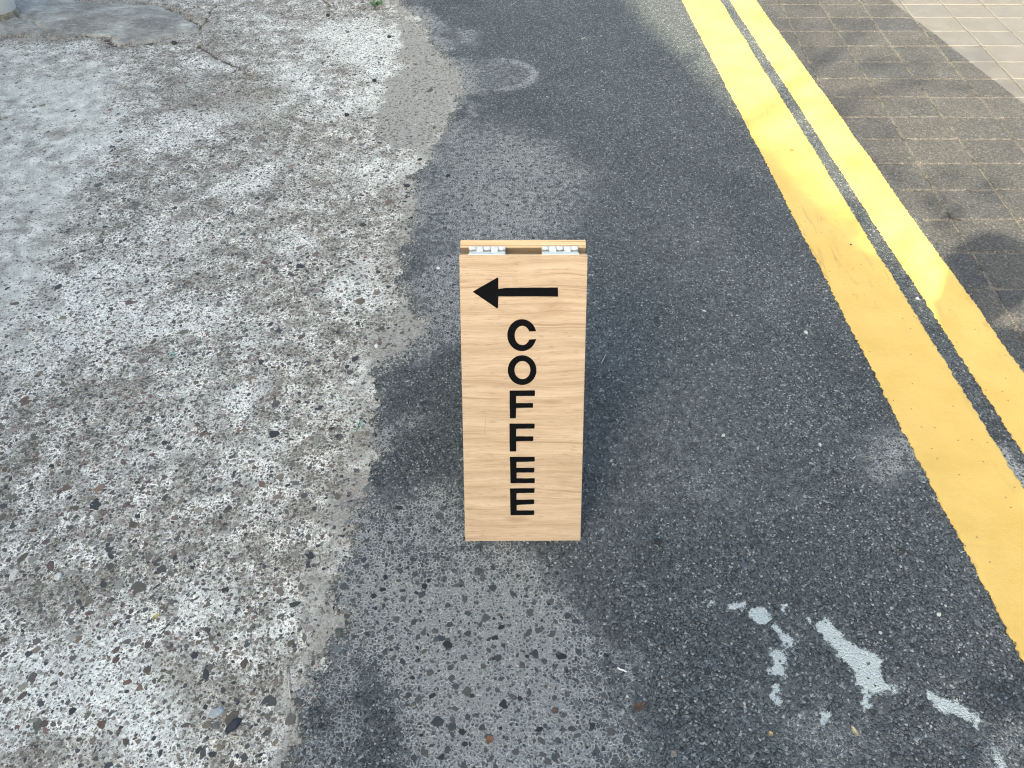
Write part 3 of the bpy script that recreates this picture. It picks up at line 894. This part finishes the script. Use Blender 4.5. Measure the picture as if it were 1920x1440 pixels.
# ------------------------------------------------------------------ block paving
row_y = G(np.full(14, 1500.), np.array([7, 32, 59, 87, 117, 149, 184, 222, 265, 310, 358, 413, 471, 538.]))[1]
rk = np.polyfit(np.arange(14), row_y, 1)
PITCH_Y = -rk[0]; Y0 = rk[1]
PX = .2285; SK = .078
jm = np_mesh('block_paving', [(x, y, float(relief(np.array(x), np.array(y))) - .0036) for x in np.linspace(.9, 9, 40) for y in np.linspace(-12, 14, 90)],
             [(i * 90 + j, (i + 1) * 90 + j, (i + 1) * 90 + j + 1, i * 90 + j + 1) for i in range(39) for j in range(89)], True)
paving = setp(link('block_paving', jm, M_JOINT), kind='structure')

def paver_mesh(seed):
    r = np.random.default_rng(seed)
    n = 9
    hx, hy = PX / 2 - .0038, PITCH_Y / 2 - .0036
    bm = bmesh.new()
    rings = []
    side = [(-1 + 2 * i / n, -1) for i in range(n)] + [(1, -1 + 2 * i / n) for i in range(n)] + [(1 - 2 * i / n, 1) for i in range(n)] + [(-1, 1 - 2 * i / n) for i in range(n)]
    off = r.uniform(-.0028, .0022, len(side))
    for k, (ins, z) in enumerate(((0, -.03), (0, -.0035), (.0022, -.0009), (.006, 0))):
        ring = []
        for (a, b), o in zip(side, off):
            cx = max(-1 + .06, min(1 - .06, a)) if k >= 1 else a
            cy = max(-1 + .06, min(1 - .06, b)) if k >= 1 else b
            x, y = a * (hx - ins + (o if abs(a) == 1 else 0)), b * (hy - ins + (o if abs(b) == 1 else 0))
            if abs(a) == 1 and abs(b) == 1: x *= .985; y *= .985
            ring.append(bm.verts.new((x + SK * y, y, z + (r.uniform(-.0006, .0004) if k == 2 else 0))))
        rings.append(ring)
    m = len(side)
    for k in range(3):
        for i in range(m):
            bm.faces.new((rings[k][i], rings[k][(i + 1) % m], rings[k + 1][(i + 1) % m], rings[k + 1][i]))
    bm.faces.new(rings[3])
    me = bm_mesh('paver', bm)
    me.materials.append(M_PAV)
    return me
PAVE = [paver_mesh(500 + i) for i in range(8)]
r = np.random.default_rng(77)
X4 = float(G(1462, 0)[0])
for k in range(-6, 25):
    yc = Y0 - (k + .5) * PITCH_Y
    for c in range(-2, 7):
        xc = X4 + (c + .5) * PX + SK * (yc - 4.75)
        if xc + PX * .5 < yr_edge(yc) - .02 or xc > 4.2: continue
        o = bpy.data.objects.new('paver', PAVE[int(r.integers(8))])
        COL.objects.link(o)
        o.parent = paving
        o.location = (xc, yc, float(relief(np.array(xc), np.array(yc))) + r.uniform(-.0012, .0008) + .0005)
        o.rotation_euler = (r.normal(0, .003), r.normal(0, .003), r.normal(0, .004))

# ------------------------------------------------------------------ A-frame sign
zb = CAM_H
def ray(u, v):
    x = (u - 960) / F_PX; y = (v - 720) / F_PX
    return Vector((x, CT - y * ST, -ST - y * CT))
SX, SY = G(980.3, 1016.5); SX, SY = float(SX), float(SY)
zc_b = SY * CT + CAM_H * ST
S_W = 215.8 / F_PX * zc_b
zc_t = S_W * F_PX / 240.4
rt = ray(979.2, 481.0)
pt = Vector((0, 0, CAM_H)) + rt * zc_t            # ray has unit depth along the view axis
S_L = math.hypot(pt.y - SY, pt.z)
S_A = math.atan2(pt.y - SY, pt.z)                 # lean of each board from the vertical
S_T = .018
GAP = .023
Z_FOOT = .008
print('sign', S_W, S_L, math.degrees(S_A), SX, SY)
sign = empty('sandwich_board', (SX, SY, float(relief(np.array(SX), np.array(SY))) + .0052), math.radians(.25))
setp(sign, 'wooden A-frame sign with black arrow and vertical COFFEE lettering standing on asphalt', 'sign')

def board(name, mat):
    """board in its own frame: x across, z up, front face at y=0, thickness to +y"""
    bm = bmesh.new()
    bm_box(bm, -S_W / 2, S_W / 2, 0, S_T, 0, S_L)
    bmesh.ops.bevel(bm, geom=list(bm.edges), offset=.0009, segments=2, affect='EDGES')
    me = bm_mesh(name, bm)
    me.materials.append(M_WOOD); me.materials.append(M_WEDGE)
    for p in me.polygons:
        p.material_index = 0 if abs(p.normal.y) > .8 else 1
    return me
front = link('front_panel', board('front_panel', None), None, sign)
front.rotation_euler = (-S_A, 0, 0)
back = link('back_panel', board('back_panel', None), None, sign)
inner_y = S_L * math.sin(S_A) + S_T * math.cos(S_A)
back.rotation_euler = (-S_A, 0, math.pi)
back.location = (0, 2 * inner_y + GAP, 0)

# painted marks: photograph outline -> board plane
def on_board(u, v):
    d = ray(u, v)
    n = Vector((0, -math.cos(S_A), math.sin(S_A)))
    p0 = Vector((SX, SY, 0))
    o = Vector((0, 0, CAM_H))
    t = (p0 - o).dot(n) / d.dot(n)
    p = o + d * t
    return (p.x - SX, math.hypot(p.y - SY, p.z))

def rounded(pts, rad=.0012, wob=.00022, seed=0):
    """rounds corners a little and wobbles long edges, like brushwork"""
    out = []
    n = len(pts); rr = random.Random(seed)
    P = [Vector(p) for p in pts]
    for i in range(n):
        a, b_, c = P[i - 1], P[i], P[(i + 1) % n]
        ra = min(rad, (a - b_).length * .4, (c - b_).length * .4)
        q0 = b_ + (a - b_).normalized() * ra; q1 = b_ + (c - b_).normalized() * ra
        out += [q0, (q0 + q1) / 4 + b_ / 2, q1]
        Lg = (c - b_).length
        m = int(Lg / .007)
        for j in range(1, m):
            t = j / m
            e = b_ + (c - b_) * t
            nn = Vector((-(c - b_).y, (c - b_).x)).normalized()
            out.append(e + nn * rr.uniform(-wob, wob))
    return out

def mark(name, polys, label=None):
    """polys: list of (outer, inner or None) in photograph pixels"""
    bm = bmesh.new()
    for outer, inner in polys:
        o2 = [on_board(*p) for p in outer]
        if inner is None:
            o2 = rounded(o2, seed=len(outer))
            vs = [bm.verts.new((p[0], -.0006, p[1])) for p in o2]
            bm.faces.new(vs)
        else:
            i2 = [on_board(*p) for p in inner]
            vo = [bm.verts.new((p[0], -.0006, p[1])) for p in o2]
            vi = [bm.verts.new((p[0], -.0006, p[1])) for p in i2]
            closed = len(outer) > 60
            for k in range(len(vo) if closed else len(vo) - 1):
                j = (k + 1) % len(vo)
                bm.faces.new((vo[k], vo[j], vi[j], vi[k]))
    bmesh.ops.recalc_face_normals(bm, faces=bm.faces)
    ext = bmesh.ops.extrude_face_region(bm, geom=list(bm.faces))
    for v in ext['geom']:
        if isinstance(v, bmesh.types.BMVert): v.co.y = .0004
    me = bm_mesh(name, bm)
    o = link(name, me, M_BLACK, front)
    if label: o['label'] = label
    return o
Z1 = lambda L: [(840 + x / 6.857, 430 + y / 6.857) for x, y in L]
Z2 = lambda L: [(840 + x / 6.857, 620 + y / 6.857) for x, y in L]
Z3 = lambda L: [(840 + x / 6.857, 830 + y / 6.857) for x, y in L]
mark('arrow', [(Z1([(325, 820), (645, 638), (655, 648), (655, 785), (760, 772), (1420, 768), (1422, 887), (1150, 882), (655, 882), (652, 1025), (638, 1036)]), None)], 'black painted arrow pointing left')
def ell(cx, cy, rx, ry, a0, a1, n):
    return [(cx + rx * math.cos(math.radians(a0 + (a1 - a0) * i / n)), cy - ry * math.sin(math.radians(a0 + (a1 - a0) * i / n))) for i in range(n + 1)]
a_o = math.degrees(math.asin(7.1 / 29.9)); a_i = math.degrees(math.asin(7.6 / 18))
mark('letter', [(ell(979.5, 631.2, 27.4, 29.9, a_o, 360 - a_o, 44), ell(980.2, 631.8, 14.3, 18.0, a_i, 360 - a_i, 44))], 'black letter C')
mark('letter', [(ell(979.7, 696.6, 26.8, 27.8, 0, 355, 71), ell(980.2, 696.5, 14.8, 16.8, 0, 355, 71))], 'black letter O')
mark('letter', [(Z2([(795, 787), (1122, 785), (1122, 857), (880, 857), (880, 948), (1098, 948), (1097, 1008), (880, 1010), (876, 1143), (800, 1143)]), None)], 'black letter F, the upper one')
mark('letter', [(Z2([(792, 1210), (1118, 1212), (1116, 1275), (880, 1277), (880, 1375), (1103, 1375), (1098, 1435), (880, 1437), (880, 1568), (797, 1568)]), None)], 'black letter F, the lower one')
mark('letter', [(Z3([(797, 197), (1117, 197), (1117, 258), (882, 262), (882, 338), (1115, 338), (1110, 398), (884, 398), (884, 472), (1118, 472), (1117, 535), (805, 535)]), None)], 'black letter E, the upper one')
mark('letter', [(Z3([(797, 602), (1115, 600), (1112, 660), (882, 663), (882, 748), (1110, 745), (1110, 803), (884, 815), (884, 885), (1110, 885), (1110, 942), (960, 945), (805, 945)]), None)], 'black letter E, the lower one')
# hairline scratch
bm = bmesh.new()
p = [on_board(*q) for q in Z2([(484, 1145), (487, 1145), (479, 1345), (475, 1345)])]
bm.faces.new([bm.verts.new((a, -.0004, b)) for a, b in p])
link('scratch', bm_mesh('scratch', bm), plain('scratch', (.16, .10, .06), .8), front)

# hinges between the two top edges
top_z = S_L * math.cos(S_A)
fy1 = S_L * math.sin(S_A) + S_T * math.cos(S_A); fz1 = top_z - S_T * math.sin(S_A)      # inner top corner, front board
by1 = fy1 + GAP                                                                          # inner top corner, back board
pxm = F_PX / zc_t
for (u0, u1) in ((875.4, 945.7), (1014.3, 1084.3)):
    x0, x1 = (u0 - 979.2) / pxm, (u1 - 979.2) / pxm
    h = empty('hinge', (0, 0, 0)); h.parent = sign
    R_ = .0046
    py, pz = by1 - .0045, fz1 + .0005
    segs = np.linspace(x0, x1, 6)
    for k in range(5):
        pts = [(segs[k] + .0005, py, pz + .0005), (segs[k + 1] - .0005, py, pz)]
        link('knuckle', tube_mesh('knuckle', pts, [R_, R_], 14), M_ZINC, h)
    # front leaf: bridges the gap and lies on the top edge of the front board
    nrm = Vector((0, math.sin(S_A), math.cos(S_A)))
    bm = bmesh.new()
    q = [(fy1 - S_T * math.cos(S_A) * .93, fz1 + S_T * math.sin(S_A) * .93), (fy1, fz1), (py - R_ - .0035, pz - R_ * .8)]
    off = .0016
    for k, (xa, xb) in enumerate([(x0 + .0006, x1 - .0006)]):
        lo = [[bm.verts.new((xx, y, z + (.0002 if i < 2 else 0))) for i, (y, z) in enumerate(q)] for xx in (xa, xb)]
        hi = [[bm.verts.new((xx, y + nrm.y * off * (1 if i < 2 else 0), z + off)) for i, (y, z) in enumerate(q)] for xx in (xa, xb)]
        for i in range(2):
            bm.faces.new((lo[0][i], lo[0][i + 1], lo[1][i + 1], lo[1][i])); bm.faces.new((hi[0][i], hi[0][i + 1], hi[1][i + 1], hi[1][i]))
            for s_ in (0, 1): bm.faces.new((lo[s_][i], lo[s_][i + 1], hi[s_][i + 1], hi[s_][i]))
        bm.faces.new((lo[0][0], hi[0][0], hi[1][0], lo[1][0])); bm.faces.new((lo[0][2], hi[0][2], hi[1][2], lo[1][2]))
    link('leaf', bm_mesh('leaf', bm), M_ZINC, h)
    for k in (1, 3):
        link('tab', box_mesh('tab', segs[k] + .0006, segs[k + 1] - .0006, py - R_ - .005, py + .001, pz - R_ * .5, pz + R_ * .75, .0006), M_ZINC, h)
    link('leaf', box_mesh('leaf', x0 + .0006, x1 - .0006, by1 - .0058, by1 - .0036, fz1 - .012, fz1 + .002), M_ZINC, h)

# ------------------------------------------------------------------ post in the corner
PXc, PYc = G(-6, 40); PXc, PYc = float(PXc), float(PYc) + .03
post = setp(empty('post', (PXc, PYc, 0)), 'white round plastic post on a dirty cement collar at the corner', 'post')
link('tube', tube_mesh('tube', [(0, 0, .045), (0, 0, .5), (0, 0, 1.0), (0, 0, 1.01)], [.104, .104, .104, .09], 40), M_WHITE, post)
link('collar', tube_mesh('collar', [(0, 0, -.03), (0, 0, .02), (0, 0, .048), (0, 0, .056)], [.122, .114, .108, .095], 40), M_COLLAR, post)

# ------------------------------------------------------------------ small loose things
def zt(x, y):
    x = np.array(x); y = np.array(y)
    return float(max(z_conc(x, y), z_road(x, y)))

def pebble(u, v, size, col, label, asp=.7, hgt=.6, seed=0):
    x, y = map(float, G(u, v))
    bm = bmesh.new()
    bmesh.ops.create_icosphere(bm, subdivisions=2, radius=1)
    rr = np.random.default_rng(900 + seed)
    dirs = rr.normal(size=(9, 3)); dirs /= np.linalg.norm(dirs, axis=1)[:, None]; cut = rr.uniform(.62, .9, 9)
    for vt in bm.verts:
        c = np.array(vt.co)
        for dd, k in zip(dirs, cut):
            s_ = c @ dd
            if s_ > k: c = c - dd * (s_ - k) * .85
        vt.co = Vector(c * np.array([size, size * asp, size * hgt]))
    me = bm_mesh('pebble', bm, False)
    o = link('pebble', me, M_STO)
    o.color = (*col, 1)
    o.location = (x, y, zt(x, y) + size * hgt * .45)
    o.rotation_euler = (rr.uniform(-.2, .2), rr.uniform(-.2, .2), rr.uniform(0, 3))
    setp(o, label, 'pebble', 'loose pebbles on the ground')
BK = (.022, .023, .026)
pebble(763, 347, .014, (.03, .036, .05), 'dark blue-grey square-edged stone on pale concrete left of the asphalt', .85, .5, 1)
pebble(702, 152, .012, BK, 'round black pebble at the left rim of the sand patch', .9, .8, 2)
pebble(806, 170, .016, (.10, .10, .10), 'grey pebble in the middle of the sand patch', .6, .6, 3)
pebble(814, 238, .010, (.09, .09, .085), 'small grey pebble at the right rim of the sand patch', .7, .7, 4)
pebble(730, 70, .013, BK, 'black pebble on white concrete near the top of the sand', .8, .7, 5)
pebble(650, 215, .012, BK, 'black pebble on concrete left of the sand patch', .9, .8, 6)
pebble(323, 54, .016, BK, 'black pebble lying on the grey mortar patch', .8, .6, 7)
pebble(326, 82, .020, (.03, .03, .028), 'black lump beside the mortar patch edge', .7, .5, 8)
pebble(787, 298, .011, BK, 'flat dark pebble just below the sand patch', .6, .5, 9)
pebble(840, 331, .011, BK, 'flat dark pebble on dusty asphalt behind the sign', .6, .6, 10)
pebble(615, 30, .013, BK, 'round black pebble on concrete near the top edge', .9, .8, 11)
pebble(1233, 1020, .010, (.015, .016, .02), 'black round stone on asphalt right of the sign foot', .95, .6, 12)
pebble(1593, 464, .005, (.03, .022, .01), 'tiny black speck of grit on the wide yellow line', .8, .8, 13)
pebble(1548, 36, .014, BK, 'black flat stone on the block paving near the top', .6, .4, 14)
pebble(1611, 51, .009, (.5, .48, .45), 'white chip on the block paving near the top', .8, .6, 15)
pebble(438, 1360, .019, (.022, .028, .042), 'large blue-black oval stone in the concrete near the bottom', .55, .35, 16)
pebble(405, 1335, .017, (.27, .31, .33), 'pale blue-grey stone in the concrete near the bottom', .6, .3, 17)
pebble(1510, 627, .009, (.36, .38, .38), 'small white chip on asphalt left of the yellow line', .7, .5, 18)
pebble(822, 505, .011, (.55, .58, .60), 'small white flake on asphalt left of the sign top', .6, .3, 19)
pebble(108, 1080, .010, (.48, .50, .50), 'round white pebble in the concrete at the lower left', .85, .6, 20)
pebble(706, 650, .009, (.55, .55, .55), 'white pebble at the concrete edge left of the letters', .7, .6, 21)

def strand(name, px, rad, mat, label, cat, lift=.003, sub=None):
    pts = []
    for i, (u, v) in enumerate(px):
        x, y = map(float, G(u, v))
        pts.append(Vector((x, y, zt(x, y) + lift + .0015 * math.sin(i * 2.1))))
    o0 = pts[0].copy()
    root = link(name, tube_mesh(name, [p - o0 for p in pts], [rad * (1 - .4 * i / len(pts)) for i in range(len(pts))], 6), mat)
    root.location = o0
    setp(root, label, cat)
    if sub:
        for s_ in sub:
            q = []
            for i, (u, v) in enumerate(s_):
                x, y = map(float, G(u, v)); q.append(Vector((x, y, zt(x, y) + lift)) - o0)
            link('side_shoot', tube_mesh('side_shoot', q, [rad * .6] * len(q), 5), mat, root)
    return root
M_TWIG = plain('bleached_root', (.50, .47, .42), .8)
M_PLAST = plain('white_plastic_scrap', (.70, .72, .74), .4)
M_GREEN = plain('green_twine', (.14, .42, .38), .6)
M_DARK = plain('dark_twig', (.02, .02, .02), .8)
strand('twig', [(405, 1397), (413, 1387), (425, 1386), (438, 1381), (450, 1383)], .0016, M_TWIG, 'pale bent twig on concrete near the bottom edge', 'twig', sub=[[(413, 1387), (408, 1380)]])
strand('twig', [(175, 795), (188, 791), (194, 783), (206, 786)], .0015, M_TWIG, 'thin pale forked root on concrete at the left', 'twig', sub=[[(194, 783), (189, 772)], [(191, 788), (198, 795)]])
strand('twig', [(1135, 668), (1131, 677), (1127, 684)], .0011, M_TWIG, 'tiny pale straw on asphalt right of the letter O', 'twig')
strand('twig', [(650, 925), (642, 916), (634, 920), (628, 926)], .0012, M_TWIG, 'curled pale fibre at the concrete edge left of the sign', 'twig')
strand('twig', [(543, 1265), (541, 1285), (545, 1310)], .0012, M_TWIG, 'thin pale straw at the asphalt edge near the bottom', 'twig')
strand('plastic_scrap', [(1157, 1256), (1162, 1260), (1168, 1260), (1174, 1264)], .0021, M_PLAST, 'short white plastic scrap on asphalt below the sign', 'scrap')
strand('twine_scrap', [(664, 790), (672, 797), (680, 800), (686, 796)], .0013, M_GREEN, 'frayed green twine scrap at the asphalt edge', 'twine', sub=[[(672, 797), (670, 806), (664, 812)], [(672, 797), (676, 789)]])
strand('twine_scrap', [(316, 660), (325, 665), (333, 662)], .0015, M_GREEN, 'small green twine scrap in the middle of the concrete', 'twine', sub=[[(325, 665), (322, 671)]])
strand('twig', [(1680, 1032), (1690, 1035), (1700, 1037)], .0022, M_DARK, 'short black twig on asphalt left of the yellow line', 'twig')
strand('twig', [(870, 390), (874, 386), (880, 385)], .0016, M_DARK, 'short black twig on dusty asphalt behind the sign', 'twig')
strand('twig', [(1090, 76), (1096, 74), (1100, 76)], .002, M_TWIG, 'pale sliver on asphalt near the top', 'twig')

def leaf(u, v, L, W, rz, col, label, curl=.3, seed=0):
    x, y = map(float, G(u, v))
    n = 6; V = []; Fc = []
    rr = random.Random(seed)
    for i in range(n + 1):
        t = i / n; wv = W * math.sin(math.pi * (t * .92 + .04)) ** .8 * rr.uniform(.8, 1.15)
        for s_ in (-1, 0, 1):
            V.append((L * (t - .5), s_ * wv, .002 + abs(s_) * curl * wv + .25 * curl * L * (t - .5) ** 2 * 4))
    for i in range(n):
        for k in (0, 1):
            a = i * 3 + k; Fc.append((a, a + 1, a + 4, a + 3))
    me = bpy.data.meshes.new('dry_leaf'); me.from_pydata(V, [], Fc)
    o = link('dry_leaf', me, plain('dry_leaf', col, .75, namt=.4, nscale=150))
    md = o.modifiers.new('thickness', 'SOLIDIFY'); md.thickness = .0006
    o.location = (x, y, zt(x, y) + .003); o.rotation_euler = (0, 0, rz)
    setp(o, label, 'leaf', 'dry leaf bits on the road')
leaf(1197, 1330, .026, .008, .4, (.085, .05, .032), 'dark brown leaf scrap on asphalt below and right of the sign', .3, 1)
leaf(918, 1391, .016, .006, 1.1, (.20, .09, .045), 'orange-brown leaf scrap near the bottom centre', .4, 2)
leaf(1483, 288, .022, .004, -.1, (.26, .14, .04), 'thin brown leaf on the wide yellow line', .2, 3)
leaf(1598, 1376, .020, .005, 1.9, (.42, .36, .22), 'cream leaf scrap below the white paint marks', .5, 4)
leaf(1442, 1381, .009, .004, .3, (.42, .30, .14), 'small tan leaf crumb near the bottom right', .5, 5)
leaf(1040, 1338, .010, .004, .9, (.13, .07, .045), 'small brown crumb in the pale asphalt near the bottom', .4, 6)
leaf(293, 1157, .016, .005, .7, (.42, .36, .12), 'small yellow leaf bit on concrete at the lower left', .4, 7)

# weed at the top edge
wx, wy = map(float, G(704, 7))
weed = setp(empty('weed', (wx, wy, zt(wx, wy))), 'small green weed growing from a crack at the top edge', 'weed')
M_LEAF = plain('weed_leaf', (.055, .15, .03), .6, nscale=200, namt=.5)
rr = random.Random(4)
for i in range(26):
    a = rr.uniform(0, 6.28); L = rr.uniform(.015, .036); el = rr.uniform(.2, 1.2); W = L * rr.uniform(.22, .34)
    V = []
    for j, t in enumerate((0, .35, .7, 1)):
        wv = W * (.25, 1, .8, .05)[j]
        c = Vector((math.cos(a) * math.cos(el) * L * t, math.sin(a) * math.cos(el) * L * t, math.sin(el) * L * t - .4 * L * t * t))
        sdv = Vector((-math.sin(a), math.cos(a), 0)) * wv
        V += [c - sdv, c + Vector((0, 0, -.15 * wv)), c + sdv]
    Fc = [(j * 3 + k, j * 3 + k + 1, j * 3 + k + 4, j * 3 + k + 3) for j in range(3) for k in (0, 1)]
    me = bpy.data.meshes.new('leaf'); me.from_pydata([tuple(v) for v in V], [], Fc)
    o = link('leaf', me, M_LEAF, weed)
    o.location = (rr.uniform(-.03, .03), rr.uniform(-.02, .02), .002)

# ------------------------------------------------------------------ what shades the place (behind the camera)
M_WALL = plain('rendered_wall', (.42, .41, .39), .9, nscale=3, namt=.1, bump=.2)
M_ROOF = plain('roof_sheet', (.16, .16, .165), .8, nscale=6)
M_GLASS = plain('window_glass', (.03, .035, .04), .1)
M_FRAME = plain('frame_paint', (.10, .09, .08), .6)
BH = 5.0  # unseen building added as a blocker; its roof edge sets the shade line
cot = 1 / math.tan(SUN_ELEV)
SHIFT = Vector((SUN_DIR[0], SUN_DIR[1])) * BH * cot
e0 = Vector((.68, 4.75)) - SHIFT; e1_ = Vector((1.36, 1.83)) - SHIFT
dirv = (e0 - e1_).normalized()
start = e1_ - dirv * 6.5
ang = math.atan2(dirv.y, dirv.x)
shade_block = setp(empty('cafe_building', (start.x, start.y, -.02), ang), 'unseen two-storey building added behind the camera to shade the road', 'building')
LEN = 15.0; DEP = 7.0
# local x along the facade, +y away from the road (to the left of travel)
wins = [(1.2, 2.4, .9, 2.1), (3.4, 4.6, .9, 2.1), (8.2, 9.4, .9, 2.1), (10.6, 11.8, .9, 2.1), (1.2, 2.4, 3.3, 4.4), (3.4, 4.6, 3.3, 4.4), (6.0, 7.2, 3.3, 4.4), (8.2, 9.4, 3.3, 4.4), (10.6, 11.8, 3.3, 4.4)]
bm = bmesh.new()
bm_box(bm, 0, LEN, .25, DEP, 0, BH - .16)
link('wall', bm_mesh('wall', bm), M_WALL, shade_block)
bm = bmesh.new()      # facade skin with openings, as piers and spandrels
xsb = sorted({0, LEN, *[w_[0] for w_ in wins], *[w_[1] for w_ in wins], 6.05, 7.15})
zsb = [0, .9, 2.1, 3.3, 4.4, BH - .16]
for i in range(len(xsb) - 1):
    for j in range(len(zsb) - 1):
        cx, cz = (xsb[i] + xsb[i + 1]) / 2, (zsb[j] + zsb[j + 1]) / 2
        if any(a < cx < b and c < cz < d for a, b, c, d in wins): continue
        if 6.05 < cx < 7.15 and cz < 2.1: continue
        bm_box(bm, xsb[i], xsb[i + 1], .05, .248, zsb[j], zsb[j + 1])
bmesh.ops.remove_doubles(bm, verts=bm.verts, dist=.0001)
link('facade', bm_mesh('facade', bm), M_WALL, shade_block)
for (a, b_, c, d) in wins:
    wo = link('window', box_mesh('window', a + .01, b_ - .01, .18, .24, c + .01, d - .01), M_FRAME, shade_block)
    link('pane', box_mesh('pane', a + .07, b_ - .07, .165, .178, c + .07, d - .07), M_GLASS, wo)
do = link('door', box_mesh('door', 6.07, 7.13, .17, .24, .02, 2.08), M_FRAME, shade_block)
link('handle', box_mesh('handle', 6.95, 6.98, .12, .168, .95, 1.15, .005), M_ZINC, do)
link('roof', box_mesh('roof', -.15, LEN + .15, 0, DEP + .15, BH - .16, BH, .01), M_ROOF, shade_block)

def make_tree(base, height, crown_r, crown_z, nleaf, seed, label):
    rr = random.Random(seed)
    t = setp(empty('street_tree', base), label, 'tree')
    M_BARK = plain('bark', (.09, .075, .06), .95, nscale=30, namt=.5, bump=.8)
    b = NB('tree_leaf'); oi = b.noise(b.pos(), 6, 2)
    M_TL = b.out(b.mix(oi, (.035, .07, .018), (.07, .12, .03)), .6)
    pts = [Vector((0, 0, -.05)), Vector((.05, .02, height * .3)), Vector((-.03, .08, height * .6)), Vector((.02, .03, height * .9))]
    bm = bmesh.new(); bm.from_mesh(tube_mesh('trunk', pts, [.16, .11, .04, .008], 10))
    tips = []
    for i in range(11):
        z0 = height * rr.uniform(.42, .85); a = rr.uniform(0, 6.28); L = crown_r * rr.uniform(.6, .98)
        p = [Vector((0, 0, z0)), Vector((math.cos(a) * L * .45, math.sin(a) * L * .45, z0 + .35 * L)), Vector((math.cos(a) * L, math.sin(a) * L, z0 + .5 * L))]
        bm.from_mesh(tube_mesh('limb', p, [.02, .012, .006], 6)); tips += [p[1], p[2], (p[1] + p[2]) / 2]
    link('trunk', bm_mesh('trunk', bm, True), M_BARK, t)
    V = []; Fc = []
    for i in range(nleaf):
        c = rr.choice(tips) + Vector((rr.gauss(0, .3), rr.gauss(0, .3), rr.gauss(0, .22)))
        n = Vector((rr.gauss(0, .5), rr.gauss(0, .5), 1)).normalized(); a = n.orthogonal().normalized()
        a = (Matrix.Rotation(rr.uniform(0, 6.28), 3, n) @ a); b2 = n.cross(a)
        L, W = rr.uniform(.05, .085), rr.uniform(.022, .036)
        k = len(V)
        V += [c - a * L, c - b2 * W, c + a * L, c + b2 * W]; Fc.append((k, k + 1, k + 2, k + 3))
    me = bpy.data.meshes.new('crown'); me.from_pydata([tuple(v) for v in V], [], Fc)
    link('crown', me, M_TL, t)
    return t
make_tree((-3.5, -3.2, 0), 6.2, 1.25, 4.0, 420, 3, 'leafy street tree behind the camera that dapples the block paving')

# ------------------------------------------------------------------ photographer (casts the head shadow)
def photographer():
    root = setp(empty('person', (-.165, -.365, 0)), 'person in dark jacket standing behind the camera, holding up a phone', 'person')
    J = {'pelvis': (0, 0, .95), 'belly': (0, .01, 1.10), 'chest': (0, .0, 1.30), 'neck': (0, .02, 1.46), 'headb': (0, .05, 1.56), 'head': (0, .06, 1.66), 'crown': (0, .05, 1.735)}
    for s_, n in ((-1, 'l'), (1, 'r')):
        J.update({n + 'hip': (s_ * .10, 0, .90), n + 'knee': (s_ * .12, .03, .50), n + 'ank': (s_ * .13, -.02, .09), n + 'toe': (s_ * .15, .17, .04),
                  n + 'sho': (s_ * .205, .0, 1.41), n + 'elb': (s_ * .28, .05, 1.15), n + 'wri': (s_ * .10, .24, 1.36), n + 'han': (s_ * .075, .265, 1.42)})
    Rr = {'pelvis': .145, 'belly': .13, 'chest': .15, 'neck': .06, 'headb': .075, 'head': .098, 'crown': .07}
    for n in 'lr':
        Rr.update({n + 'hip': .09, n + 'knee': .06, n + 'ank': .042, n + 'toe': .038, n + 'sho': .08, n + 'elb': .055, n + 'wri': .03, n + 'han': .028})
    E = [('pelvis', 'belly'), ('belly', 'chest'), ('chest', 'neck'), ('neck', 'headb'), ('headb', 'head'), ('head', 'crown')]
    for n in 'lr':
        E += [('pelvis', n + 'hip'), (n + 'hip', n + 'knee'), (n + 'knee', n + 'ank'), (n + 'ank', n + 'toe'), ('chest', n + 'sho'), (n + 'sho', n + 'elb'), (n + 'elb', n + 'wri'), (n + 'wri', n + 'han')]
    for n, s_ in (('l', -1), ('r', 1)):
        for f in range(4):
            a, b_ = n + 'f%d' % f, n + 'g%d' % f
            J[a] = (s_ * .085, .285 - .004 * f, 1.415 + .022 * f); J[b_] = (s_ * .055, .290 - .004 * f, 1.425 + .02 * f)
            Rr[a] = .0095; Rr[b_] = .008
            E += [(n + 'han', a), (a, b_)]
        J[n + 'th'] = (s_ * .045, .262, 1.40); Rr[n + 'th'] = .010; E.append((n + 'han', n + 'th'))
    names = list(J)
    me = bpy.data.meshes.new('body')
    me.from_pydata([J[k] for k in names], [(names.index(a), names.index(b_)) for a, b_ in E], [])
    o = link('body', me, plain('dark_clothes', (.04, .045, .06), .85), root)
    sk = o.modifiers.new('skin', 'SKIN')
    for i, k in enumerate(names):
        sv = me.skin_vertices[0].data[i]
        rx = Rr[k] * (1.25 if k in ('pelvis', 'belly', 'chest') else 1); ry = Rr[k] * (.85 if k in ('pelvis', 'belly', 'chest') else 1)
        sv.radius = (rx, ry); sv.use_root = k == 'pelvis'
    o.modifiers.new('subsurf', 'SUBSURF').render_levels = 2
    hb = bmesh.new(); bmesh.ops.create_icosphere(hb, subdivisions=3, radius=1)
    for v in hb.verts:
        v.co = Vector((v.co.x * .132, v.co.y * .135, v.co.z * .14))
        if v.co.y > .03 and v.co.z < .03: v.co.y *= .6
    hair = link('hair', bm_mesh('hair', hb, True), plain('hair', (.02, .016, .013), .7), root)
    hair.location = (0, .035, 1.665)
    return root
photographer()
phone = setp(link('phone', box_mesh('phone', -.075, .075, -.004, .004, -.037, .037, .003, 2), plain('phone_case', (.02, .02, .02), .4)),
             'black phone held sideways in the hands behind the camera', 'phone')
phone.location = (0, -.03, 1.525); phone.rotation_euler = (-TH, 0, 0)
